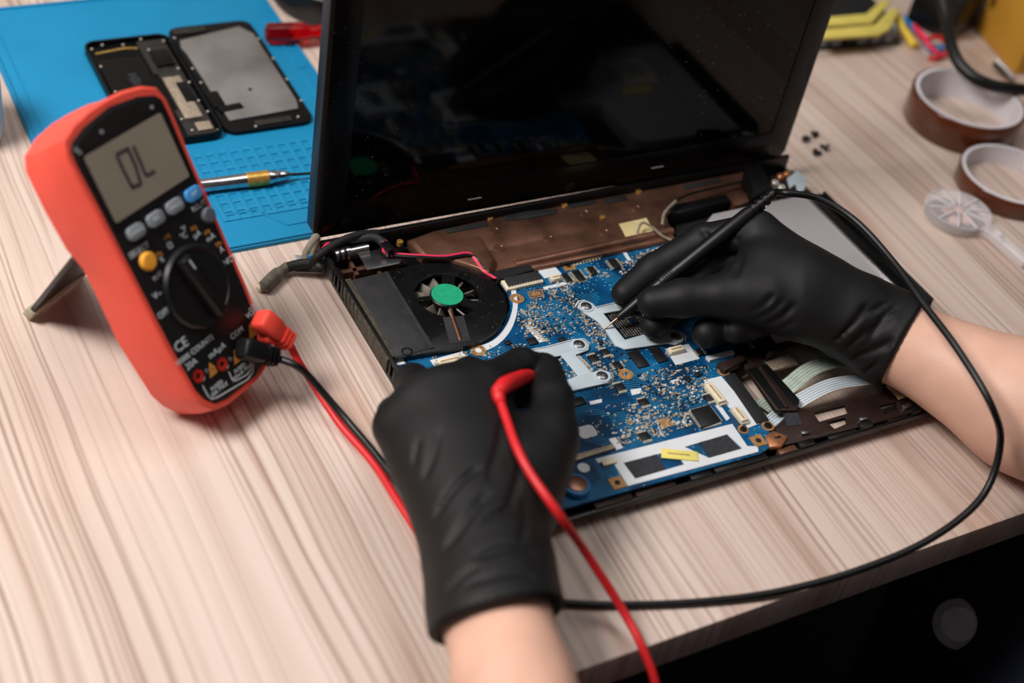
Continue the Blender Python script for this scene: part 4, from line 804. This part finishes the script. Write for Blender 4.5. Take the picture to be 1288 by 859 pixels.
# circuit card with yellow strips
GA, GB = Z(1034, 64, 0), Z(1133, 57, 0); ge = (GB - GA).normalized(); gn = Vector((-ge.y, ge.x, 0)); ga = math.atan2(ge.y, ge.x)
g0 = GB - ge * 0.15 + gn * 0.0; GC = root('circuit_card', (g0 + ge * 0.075 + gn * 0.045), 'black circuit card with yellow strips standing behind the laptop near coloured wires', 'circuit card')
def gb(u0, u1, v0, v1, z0, z1, name, mat, bev=0.0006): return G().box(g0 + ge * (u0 + u1) / 2 + gn * (v0 + v1) / 2 + Vector((0, 0, (z0 + z1) / 2)), (u1 - u0, v1 - v0, z1 - z0), ga).build(name, mat, GC, bev)
gb(0, 0.150, 0, 0.15, 0, 0.003, 'board', 'chip_black'); gb(0.0, 0.143, 0.014, 0.15, 0.003, 0.020, 'cover', 'black_matte')
for k in range(6): gb(0.06 + k * 0.014, 0.070 + k * 0.014, 0.001, 0.010, 0.003, 0.014 + 0.002 * (k % 2), 'component', 'button_grey' if k != 2 else 'chip_black')
zt = 0.0215
for L in ([(1030, 22), (1090, 17), (1108, 0), (1122, 0), (1097, 28), (1030, 32)], [(1030, 37), (1100, 31), (1120, 10), (1132, 11), (1119, 36), (1106, 43), (1030, 48)]):
    plate('yellow_strip', L, zt, 0.003, 'yellow_strip', GC, bevel=0.0006)
for nm, m, L, lab in (('blue_wire', 'wire_blue', [(1134, 22, .0036), (1141, 29, .0034), (1155, 41, .0033), (1165, 52, .0033), (1173, 63, .0033), (1185, 60, .0033)], 'blue wire in the tangle beside the circuit card'),
                      ('red_wire', 'wire_red', [(1150, 32, .0095), (1160, 48, .0098), (1180, 47, .0090), (1191, 56, .005), (1192, 66, .0024), (1178, 74, .0023), (1168, 72, .0023)], 'red wire looped in the tangle beside the circuit card'),
                      ('yellow_wire', 'wire_yellow', [(1130, 22, .0125), (1134, 34, .0100), (1142, 45, .0060), (1147, 53, .0045), (1151, 58, .0041)], 'thick yellow wire in the tangle beside the circuit card'),
                      ('pink_wire', 'wire_pink', [(1152, 36, .0155), (1160, 43, .0160), (1168, 56, .0140), (1178, 66, .0095), (1186, 70, .0068)], 'pink wire crossing the tangle beside the circuit card')):
    r = 0.004 if nm == 'yellow_wire' else 0.0032 if nm == 'blue_wire' else 0.0022
    tag(G().tube(spline([Z(*q) for q in L], 8), r, 10).build(nm, m), lab, 'wire')
pd = Z(1136, 27, 0); pe2 = Z(1194, 56, 0); pu = (pe2 - pd).normalized(); pv = Vector((-pu.y, pu.x, 0)); pL = (pe2 - pd).length; pa = math.atan2(pu.y, pu.x); pm = (pd + pe2) / 2 + pv * 0.047; PS = root('power_brick', pm, 'matte black power box behind the tape rolls and wires', 'power supply')
G().box(pm + Vector((0, 0, 0.022)), (pL, 0.094, 0.044), pa).build('box_body', 'black_plastic', PS, 0.004); G().box(pm + Vector((0, 0, 0.0445)), (pL - 0.02, 0.07, 0.002), pa).build('box_lid', 'black_matte', PS, 0.0008)
for dx in (-0.02, 0.03): G().lathe([(0.0045, 0), (0.0045, 0.004), (0, 0.005)], pm + pu * dx - pv * 0.02 + Vector((0, 0, 0.0452)), 14).build('box_screw', 'steel', PS)
tag(G().tube(spline([Z(1183, -12, 0.066), Z(1190, 25, 0.052), Z(1198, 62, 0.044), Z(1212, 86, 0.038), Z(1240, 105, 0.034), Z(1288, 113, 0.030), Z(1340, 108, 0.012)], 8), 0.0052, 14).build('black_cable', 'lead_black'), 'thick black cable draped over the edge of the tall tape roll', 'cable')
cb = Z(1276, 94, 0); cn = (Z(1238, 52, 0) - cb).normalized(); ce = Vector((cn.y, -cn.x, 0)); ca = math.atan2(ce.y, ce.x); CBX = root('cardboard_box', cb + ce * 0.06 + cn * 0.05, 'mustard yellow cardboard box beside the tall tape roll', 'box')
G().box(cb + ce * 0.06 + cn * 0.039 + Vector((0, 0, 0.05)), (0.12, 0.078, 0.10), ca).build('box_body', 'cardboard', CBX, 0.0015)
for s in (-1, 1): G().box(cb + ce * 0.06 + cn * (0.039 + s * 0.0195) + Vector((0, 0, 0.1008)), (0.119, 0.037, 0.0016), ca).build('box_flap', 'cardboard', CBX, 0.0004)
TW = root('steel_clip', Z(1262, 82, 0), 'small steel clip lying against the mustard box beside the black cable', 'clip')
G().tube([Z(1254, 76, 0.012), Z(1264, 86, 0.010), Z(1275, 98, 0.008)], 0.0022, 10).build('clip_arm', 'chrome', TW); G().tube([Z(1250, 80, 0.006), Z(1262, 92, 0.004), Z(1274, 101, 0.004)], 0.0022, 10).build('clip_arm', 'dark_steel', TW)
# ------------------------------------------------------------ person: smooth solid from blended limbs
class Field:
    def __init__(s, lo, hi, h):
        s.h = h; s.lo = np.array(lo, float); n = np.ceil((np.array(hi) - s.lo) / h).astype(int) + 1; s.n = n
        s.ax = [(s.lo[i] + h * np.arange(n[i])).astype(np.float32) for i in range(3)]
    def new(s): return np.full(s.n, 0.06, np.float32)
    def cap(s, f, a, b, ra, rb, k=0.004, sub=False, flat=None):
        a = np.array(a, np.float32); b = np.array(b, np.float32); R = max(ra, rb) + 0.03
        i0 = np.maximum(((np.minimum(a, b) - R - s.lo) / s.h).astype(int), 0); i1 = np.minimum(((np.maximum(a, b) + R - s.lo) / s.h).astype(int) + 2, s.n)
        if np.any(i1 <= i0): return f
        sl = tuple(slice(i0[i], i1[i]) for i in range(3))
        X = s.ax[0][sl[0]][:, None, None] - a[0]; Y = s.ax[1][sl[1]][None, :, None] - a[1]; W_ = s.ax[2][sl[2]][None, None, :] - a[2]
        d = b - a; L = float(d @ d) + 1e-12
        t = np.clip((X * d[0] + Y * d[1] + W_ * d[2]) / L, 0, 1)
        D = np.sqrt((X - t * d[0]) ** 2 + (Y - t * d[1]) ** 2 + (W_ - t * d[2]) ** 2) - (ra + t * (rb - ra))
        s.mix(f, sl, D, k, sub); return f
    def mix(s, f, sl, D, k, sub=False):
        g = f[sl]
        if sub: D = -D; h = np.clip(0.5 - 0.5 * (g - D) / k, 0, 1); f[sl] = g * (1 - h) + D * h + k * h * (1 - h)
        else: h = np.clip(0.5 + 0.5 * (D - g) / k, 0, 1); f[sl] = D * (1 - h) + g * h - k * h * (1 - h)
    def chain(s, f, P, R, k=0.004):
        for i in range(len(P) - 1): s.cap(f, P[i], P[i + 1], R[i], R[i + 1], k)
        return f
    def join(s, f, g, k):
        h = np.clip(0.5 + 0.5 * (g - f) / k, 0, 1); f[...] = g * (1 - h) + f * h - k * h * (1 - h)
    def cut(s, f, p, n):     # keep the side the normal points away from
        p = np.array(p); n = np.array(n)
        D = (s.ax[0] - p[0])[:, None, None] * n[0] + (s.ax[1] - p[1])[None, :, None] * n[1] + (s.ax[2] - p[2])[None, None, :] * n[2]
        np.maximum(f, D.astype(np.float32), out=f)
    def hit(s, f, px, py):
        d = ray(px, py); best = None
        for t in np.arange(0.4, 1.5, s.h * 0.5):
            q = CAM_LOC + d * float(t); i = [int(round((q[k] - s.lo[k]) / s.h)) for k in range(3)]
            if all(0 <= i[k] < s.n[k] for k in range(3)) and f[i[0], i[1], i[2]] < 0: return q
        return None
    def crease(s, f, L, r=0.0012, k=0.003, sub=True, lift=0.0):
        P = [s.hit(f, x, y) for x, y in L]; P = [p for p in P if p is not None]
        if len(P) < 2: return
        P = [p - ray(*L[0]) * lift for p in P]
        P = spline(P, 4)
        for a, b in zip(P, P[1:]): s.cap(f, a, b, r, r, k, sub)
    def mesh(s, f, name, mat, parent, smooth=3):
        f = f.copy(); f[0] = f[-1] = 0.05; f[:, 0] = f[:, -1] = 0.05; f[:, :, 0] = f[:, :, -1] = 0.05
        neg = f < 0; c = np.zeros([k - 1 for k in s.n], np.uint8)
        for i in (0, 1):
            for j in (0, 1):
                for k in (0, 1): c += neg[i:neg.shape[0] - 1 + i, j:neg.shape[1] - 1 + j, k:neg.shape[2] - 1 + k]
        act = (c > 0) & (c < 8); idx = np.argwhere(act); vid = np.full(act.shape, -1, np.int32); vid[act] = np.arange(len(idx))
        acc = np.zeros((len(idx), 3)); cnt = np.zeros(len(idx))
        cor = [(i, j, k) for i in (0, 1) for j in (0, 1) for k in (0, 1)]
        val = {q: f[idx[:, 0] + q[0], idx[:, 1] + q[1], idx[:, 2] + q[2]].astype(float) for q in cor}
        for q in cor:
            for axn in range(3):
                if q[axn]: continue
                r = list(q); r[axn] = 1; r = tuple(r); a, b = val[q], val[r]; m = (a < 0) != (b < 0)
                t = a[m] / (a[m] - b[m]); P = np.tile(np.array(q, float), (m.sum(), 1)); P[:, axn] += t; acc[m] += P; cnt[m] += 1
        V_ = s.lo + s.h * (idx + acc / cnt[:, None]); F = []
        for axn in range(3):
            sl0 = [slice(None)] * 3; sl1 = [slice(None)] * 3; sl0[axn] = slice(0, -1); sl1[axn] = slice(1, None)
            ch_ = np.argwhere(neg[tuple(sl0)] != neg[tuple(sl1)]); u, w = [(1, 2), (2, 0), (0, 1)][axn]
            a = ch_.copy(); b = ch_.copy(); c2 = ch_.copy(); d = ch_.copy(); b[:, u] -= 1; c2[:, u] -= 1; c2[:, w] -= 1; d[:, w] -= 1
            q = np.stack([vid[tuple(v.T)] for v in (a, b, c2, d)], 1); flip = ~neg[tuple(ch_.T)]
            q[flip] = q[flip][:, ::-1]; F.append(q)
        F = np.concatenate(F)
        E = np.concatenate([F[:, [0, 1]], F[:, [1, 2]], F[:, [2, 3]], F[:, [3, 0]]])
        deg = np.bincount(E.ravel(), minlength=len(V_))[:, None]
        for it in range(smooth):
            S = np.zeros_like(V_)
            for k in range(3): S[:, k] = np.bincount(E[:, 0], V_[E[:, 1], k], len(V_)) + np.bincount(E[:, 1], V_[E[:, 0], k], len(V_))
            V_ = V_ + (0.55 if it % 2 == 0 else -0.5) * (S / deg - V_)
        me = bpy.data.meshes.new(name); me.from_pydata((V_ - np.array(parent.location)).tolist(), [], F.tolist()); me.update()
        me.polygons.foreach_set('use_smooth', [True] * len(me.polygons)); me.materials.append(MATS[mat])
        o = bpy.data.objects.new(name, me); COL.objects.link(o); o.parent = parent; return o

# joints of both arms
rW = V(1082, 402, 0.905); rCuff = V(1129, 428, 0.900); rFar = Z(1292, 512, 0.046); rdir = (rFar - rCuff).normalized(); rE = rCuff + rdir * 0.215
lW = Z(616, 715, 0.046); lCuff = Z(622, 766, 0.046); lFar = Z(646, 862, 0.046); ldir = (lFar - lCuff).normalized(); lE = lCuff + ldir * 0.205; lE.z = 0.05
rS, lS = Vector((0.42, -0.34, 0.27)), Vector((0.035, -0.41, 0.27))
PR = root('person', (0.23, -0.47, -TABLE_H), 'person in navy clothes and black gloves holding test probes over the laptop', 'person')

# left glove
FL = Field((-0.085, -0.105, -0.004), (0.135, 0.165, 0.125), 0.0014)
pal = FL.new()
mcp = {'i': Z(608, 490, 0.064), 'm': Z(566, 494, 0.067), 'r': Z(531, 508, 0.063), 'p': Z(501, 537, 0.053)}
for k_, r0, r1 in (('i', 0.020, 0.0150), ('m', 0.021, 0.0150), ('r', 0.020, 0.0140), ('p', 0.018, 0.0130)): FL.cap(pal, lW, mcp[k_], r0 + 0.005, r1, 0.014)
FL.cap(pal, Z(560, 580, 0.048), Z(640, 590, 0.050), 0.022, 0.022, 0.014)
FL.cap(pal, Z(645, 640, 0.050), Z(686, 560, 0.056), 0.023, 0.0170, 0.012)
FL.chain(pal, [lW, lCuff, lCuff + ldir * 0.012], [0.0288, 0.0306, 0.0330], 0.010)
fings = []
def finger(P, R): f = FL.new(); FL.chain(f, P, R, 0.0035); fings.append(f)
finger([mcp['i'], Z(655, 461, 0.057), Z(683, 466, 0.044), Z(694, 482, 0.034)], [0.0140, 0.0108, 0.0098, 0.0085])
finger([mcp['m'], Z(590, 474, 0.052), Z(630, 480, 0.040), Z(655, 495, 0.034)], [0.0142, 0.0112, 0.0100, 0.0090])
finger([mcp['r'], Z(519, 481, 0.044), Z(545, 500, 0.028), Z(575, 520, 0.0250)], [0.0130, 0.0106, 0.0098, 0.0088])
finger([mcp['p'], Z(497, 521, 0.038), Z(520, 540, 0.029), Z(545, 548, 0.029)], [0.0122, 0.0098, 0.0092, 0.0080])
finger([Z(675, 590, 0.055), Z(692, 543, 0.058), Z(693, 505, 0.057), Z(687, 466, 0.054)], [0.0170, 0.0148, 0.0130, 0.0096])
fl = pal.copy()
for f in fings:
    FL.join(f, pal, 0.006)
fl = fings[0]
for f in fings[1:]: FL.join(fl, f, 0.0016)
for L, r in (([(560, 690), (585, 655), (612, 622)], 0.0016), ([(548, 650), (575, 610), (600, 590)], 0.0013), ([(600, 700), (640, 690), (675, 694)], 0.0014), ([(590, 735), (630, 722), (670, 726)], 0.0012), ([(560, 745), (600, 712)], 0.0012), ([(615, 600), (628, 560), (632, 530)], 0.0014),
             ([(640, 640), (652, 600), (657, 560)], 0.0014), ([(535, 600), (545, 570), (552, 540)], 0.0012), ([(604, 655), (640, 640)], 0.0012), ([(520, 585), (527, 555)], 0.0010), ([(655, 680), (662, 655), (660, 630)], 0.0012)):
    FL.crease(fl, L, -0.0003, 0.0040 * r / 0.0012)
vL = (lCuff - CAM_LOC).normalized(); nL = (ldir - vL * ldir.dot(vL) * 0.6).normalized(); FL.cut(fl, lCuff + ldir * 0.006, nL)
u = ldir.orthogonal().normalized(); w = ldir.cross(u); FL.cap(fl, lCuff - ldir * 0.010, lCuff + ldir * 0.03, 0.0262, 0.0300, 0.001, True)
for k in range(36):
    P2 = []
    for a in (2 * math.pi * k / 36, 2 * math.pi * (k + 1) / 36):
        q = lCuff + ldir * 0.0055 + (u * math.cos(a) + w * math.sin(a)) * 0.0314; q = q - ldir * ((q - lCuff - ldir * 0.0055).dot(nL) / ldir.dot(nL)); P2.append(q)
    FL.cap(fl, P2[0], P2[1], 0.0025, 0.0025, 0.001)

OVER = []
for q in ((668, 597), (650, 563), (638, 530), (630, 507), (627, 496)):
    h_ = FL.hit(fl, *q); OVER.append((Z(q[0], q[1], 0.050) if h_ is None else h_ - ray(*q) * 0.0044))
zc = OVER[-1].z
LP = [OVER[-2], OVER[-1], Z(632, 487, zc), Z(645, 480, zc - 0.007), Z(661, 473.4, 0.061), Z(682, 470, 0.046), Z(694, 478, 0.034), Z(700, 482, 0.0165)]; LR = [0.0029, 0.0032, 0.0038, 0.0042, 0.0043, 0.0038, 0.0028, 0.0009]
for k in range(7): FL.cap(fl, LP[k], LP[k + 1], LR[k], LR[k + 1], 0.0006, True)
tag(FL.mesh(fl, 'glove', 'glove', PR), 'black rubber glove on the left hand')
rc = [rb, Z(375, 454, 0.0265), Z(388, 474, 0.0165), Z(412, 511, 0.0080), Z(432, 539, 0.0040), Z(470, 583, 0.0026), Z(500, 630, 0.0024), Z(545, 700, 0.0024), Z(600, 790, 0.0024), Z(650, 870, 0.0024), Vector((-0.03, -0.090, 0.0035)), Vector((-0.02, -0.125, -0.045)), Vector((0.02, -0.135, -0.075)),
      Vector((0.05, -0.115, -0.045)), Z(826, 870, -0.012), Z(808, 815, 0.0045), Z(780, 762, 0.014), Z(738, 697, 0.040), Z(703, 647, 0.070)] + OVER + [Z(633, 485, zc + 0.001)]
rcs = spline(rc, 10); G().tube(rcs, 0.0024, 10).build('cable', 'lead_red', RL)
G().tube(spline([OVER[-2], OVER[-1], Z(632, 487, zc), Z(645, 480, zc - 0.007), Z(662, 473, 0.060)], 6), [0.0030] * 4 + [0.0036] * 3 + [0.0044] * 6 + [0.0048] * 6 + [0.0046] * 6, 14).build('probe_boot', 'lead_red', RL)
G().tube([Z(661, 473.4, 0.061), Z(682, 470, 0.046), Z(694, 478, 0.034)], [0.0046, 0.0042, 0.0032], 14).build('probe_handle', 'lead_red', RL)
G().tube([Z(694, 478, 0.034), Z(700, 482, 0.0165)], [0.0010, 0.0004], 8).build('probe_tip', 'chrome', RL)

# right glove
FR = Field((0.135, -0.005, 0.0), (0.365, 0.20, 0.135), 0.0014)
pal = FR.new(); D0 = 0.905
kI, kM, kR, kP = V(953, 291, 0.914), V(968, 318, 0.930), V(975, 350, 0.938), V(985, 378, 0.938)
for q, r in ((kI, 0.0122), (kM, 0.0135), (kR, 0.014), (kP, 0.013)): FR.cap(pal, rW, q, 0.0205, r, 0.011)
FR.cap(pal, V(1060, 400, 0.893), V(935, 372, 0.893), 0.0225, 0.0150, 0.012)
FR.cap(pal, V(1038, 368, 0.900), V(962, 334, 0.902), 0.0195, 0.0165, 0.012); FR.cap(pal, V(1000, 365, 0.896), V(940, 362, 0.896), 0.024, 0.0155, 0.014)
FR.chain(pal, [rW, rCuff, rCuff + rdir * 0.012], [0.0258, 0.0282, 0.0300], 0.010)
fings = []
def finger(P, R): f = FR.new(); FR.chain(f, P, R, 0.0035); fings.append(f)
finger([kI, V(884, 303, 0.926), V(822, 339, 0.925), V(786, 369, 0.918)], [0.0124, 0.0112, 0.0104, 0.0090])
finger([V(965, 372, 0.889), V(908, 372, 0.889), V(858, 375, 0.890), V(821, 380, 0.891)], [0.0180, 0.0135, 0.0120, 0.0100])
finger([kM, V(892, 336, 0.930), V(846, 385, 0.912), V(822, 409, 0.902)], [0.014, 0.0112, 0.0100, 0.0086])
finger([kR, V(930, 385, 0.922), V(905, 410, 0.906), V(889, 419, 0.898)], [0.0135, 0.0112, 0.0108, 0.0098])
finger([kP, V(960, 395, 0.918), V(940, 410, 0.905), V(925, 416, 0.898)], [0.013, 0.0105, 0.0096, 0.0088])
for f in fings: FR.join(f, pal, 0.007)
fr_ = fings[0]
for f in fings[1:]: FR.join(fr_, f, 0.0016)
for L, r in (([(946, 392), (960, 385), (972, 372)], 0.0012), ([(952, 401), (970, 393), (984, 378)], 0.0012), ([(965, 408), (985, 398), (998, 384)], 0.0013), ([(980, 414), (998, 405)], 0.0010), ([(1045, 432), (1075, 405), (1090, 385)], 0.0014), ([(1060, 440), (1090, 418), (1120, 405)], 0.0014), ([(1072, 450), (1100, 440), (1122, 430)], 0.0014),
             ([(1090, 395), (1118, 380)], 0.0012), ([(1085, 470), (1105, 455)], 0.0012), ([(883, 290), (894, 302)], 0.0012), ([(925, 300), (932, 325), (925, 345)], 0.0014), ([(1095, 425), (1110, 400), (1128, 385)], 0.0012)):
    FR.crease(fr_, L, -0.0003, 0.0040 * r / 0.0012)
FR.cap(fr_, pt(0.045), pt(PLN - 0.016), 0.0047, 0.0047, 0.0006, True); FR.cap(fr_, pt(PLN - 0.018), pt(PLN + 0.006), 0.0044, 0.0036, 0.0006, True)
for x0, x1, y0, y1 in ((0.2405, 0.369, 0.090, 0.157), (0.275, 0.369, 0.090, 0.2155)):      # the hand lies on the drive, not in it
    bx = np.maximum(x0 - FR.ax[0], FR.ax[0] - x1)[:, None, None]; by = np.maximum(y0 - FR.ax[1], FR.ax[1] - y1)[None, :, None]; bz = (FR.ax[2] - 0.0206)[None, None, :]
    np.maximum(fr_, -np.maximum(np.maximum(bx, by), bz), out=fr_)
vR = (rCuff - CAM_LOC).normalized(); nR = (rdir - vR * rdir.dot(vR) * 0.6).normalized(); FR.cut(fr_, rCuff + rdir * 0.002, nR)
u = rdir.orthogonal().normalized(); w = rdir.cross(u); FR.cap(fr_, rCuff - rdir * 0.010, rCuff + rdir * 0.03, 0.0252, 0.0290, 0.001, True)
for k in range(36):
    P2 = []
    for a in (2 * math.pi * k / 36, 2 * math.pi * (k + 1) / 36):
        q = rCuff + rdir * 0.0015 + (u * math.cos(a) + w * math.sin(a)) * 0.0290; q = q - rdir * ((q - rCuff - rdir * 0.0015).dot(nR) / rdir.dot(nR)); P2.append(q)
    FR.cap(fr_, P2[0], P2[1], 0.0025, 0.0025, 0.001)
tag(FR.mesh(fr_, 'glove', 'glove', PR), 'black rubber glove on the right hand')

# body, shirt, trousers
FB = Field((-0.17, -0.68, -0.76), (0.62, 0.13, 0.62), 0.005)
hip, chest, neck, head = Vector((0.23, -0.50, -0.19)), Vector((0.23, -0.44, 0.12)), Vector((0.23, -0.39, 0.31)), Vector((0.23, -0.35, 0.44))
thR, thL = (Vector((0.33, -0.48, -0.20)), Vector((0.455, -0.03, -0.19)), Vector((0.46, -0.02, -0.68))), (Vector((0.13, -0.48, -0.20)), Vector((0.06, -0.05, -0.19)), Vector((0.05, -0.04, -0.68)))
def torso(f, g):
    for s in (-0.07, 0, 0.07): FB.cap(f, hip + Vector((s, 0, 0)), chest + Vector((s * 1.15, 0, 0)), 0.105 + g, 0.105 + g, 0.04)
    FB.cap(f, lS + Vector((0.04, 0, 0)), rS - Vector((0.04, 0, 0)), 0.062 + g, 0.062 + g, 0.05)
    for S, E_ in ((rS, rE), (lS, lE)): FB.cap(f, S, S.lerp(E_, 0.55), 0.056 + g, 0.047 + g, 0.03)
def legs(f, g):
    FB.cap(f, hip - Vector((0.06, 0, 0.0)), hip + Vector((0.06, 0, 0)), 0.112 + g, 0.112 + g, 0.04)
    for a, b, c in (thR, thL): FB.chain(f, [a, b, c], [0.088 + g, 0.064 + g, 0.046 + g], 0.03)
f = FB.new(); torso(f, 0); legs(f, 0)
FB.cap(f, neck - Vector((0, 0.01, 0.05)), neck + Vector((0, 0.02, 0.06)), 0.058, 0.055, 0.03)
FB.cap(f, head + Vector((0, 0.0, 0.045)), head + Vector((0, 0.028, -0.035)), 0.080, 0.060, 0.03)
FB.cap(f, head + Vector((0, 0.088, 0.0)), head + Vector((0, 0.100, -0.022)), 0.009, 0.014, 0.012)
for s in (-1, 1): FB.cap(f, head + Vector((s * 0.078, 0.0, 0.012)), head + Vector((s * 0.078, 0.004, -0.018)), 0.014, 0.010, 0.006)
for s in (-1, 1): FB.cap(f, head + Vector((s * 0.031, 0.092, 0.014)), head + Vector((s * 0.033, 0.092, 0.014)), 0.010, 0.010, 0.01, True)
FB.cap(f, head + Vector((-0.018, 0.093, -0.050)), head + Vector((0.018, 0.093, -0.050)), 0.005, 0.005, 0.006, True)
for S, E_, F_, C_, W2, rf in ((rS, rE, rFar, rCuff, rW, 0.0395), (lS, lE, lFar, lCuff, lW, 0.0268)):
    FB.chain(f, [S, E_], [0.050, 0.043], 0.02); FB.chain(f, [E_, F_, C_, W2], [0.043, rf, 0.0250, 0.0230], 0.012)
for a, b, c in (thR, thL): FB.cap(f, c - Vector((0, 0.02, 0.035)), c + Vector((0, 0.15, -0.045)), 0.034, 0.026, 0.03)
body = FB.mesh(f, 'body', 'skin', PR, 5)
f = FB.new(); torso(f, 0.009); FB.mesh(f, 'shirt', 'navy_cloth', PR, 4)
f = FB.new(); legs(f, 0.010); TR = FB.mesh(f, 'trousers', 'navy_cloth', PR, 4)
ph = FB.hit(f, 1206, 785)
if ph is not None:
    n_ = (CAM_LOC - ph).normalized(); q = n_.to_track_quat('Z', 'Y').to_matrix()
    G().lathe([(0, -0.012), (0.012, -0.009), (0.018, 0.0), (0.012, 0.009), (0, 0.012)], ph, 24, q).build('cloth_patch', 'pale_patch', PR)
f = FB.new(); FB.cap(f, head + Vector((0, -0.012, 0.052)), head + Vector((0, -0.03, -0.01)), 0.084, 0.070, 0.03); FB.cut(f, head + Vector((0, 0.045, 0.02)), Vector((0, 0.85, -0.53))); FB.mesh(f, 'hair', 'hair', PR, 3)
f = FB.new()
for a, b, c in (thR, thL): FB.cap(f, c - Vector((0, 0.03, 0.030)), c + Vector((0, 0.16, -0.038)), 0.040, 0.031, 0.03)
FB.cut(f, (0, 0, -TABLE_H + 0.001), (0, 0, -1)); FB.mesh(f, 'shoes', 'black_plastic', PR, 3)

SO = root('stool', (0.23, -0.50, -TABLE_H), 'plain wooden stool carrying the seated person', 'stool')
G().lathe([(0.16, 0.405), (0.17, 0.412), (0.17, 0.432), (0.16, 0.440), (0, 0.440)], (0.23, -0.50, -TABLE_H), 40).build('seat', 'stool_wood', SO)
for k in range(4):
    a = math.pi / 4 + k * math.pi / 2; d = Vector((math.cos(a), math.sin(a), 0)); b = Vector((0.23, -0.50, -TABLE_H)); G().tube([b + d * 0.17 + Vector((0, 0, 0.0017)), b + d * 0.12 + Vector((0, 0, 0.41))], [0.014, 0.018], 12).build('leg', 'stool_wood', SO)
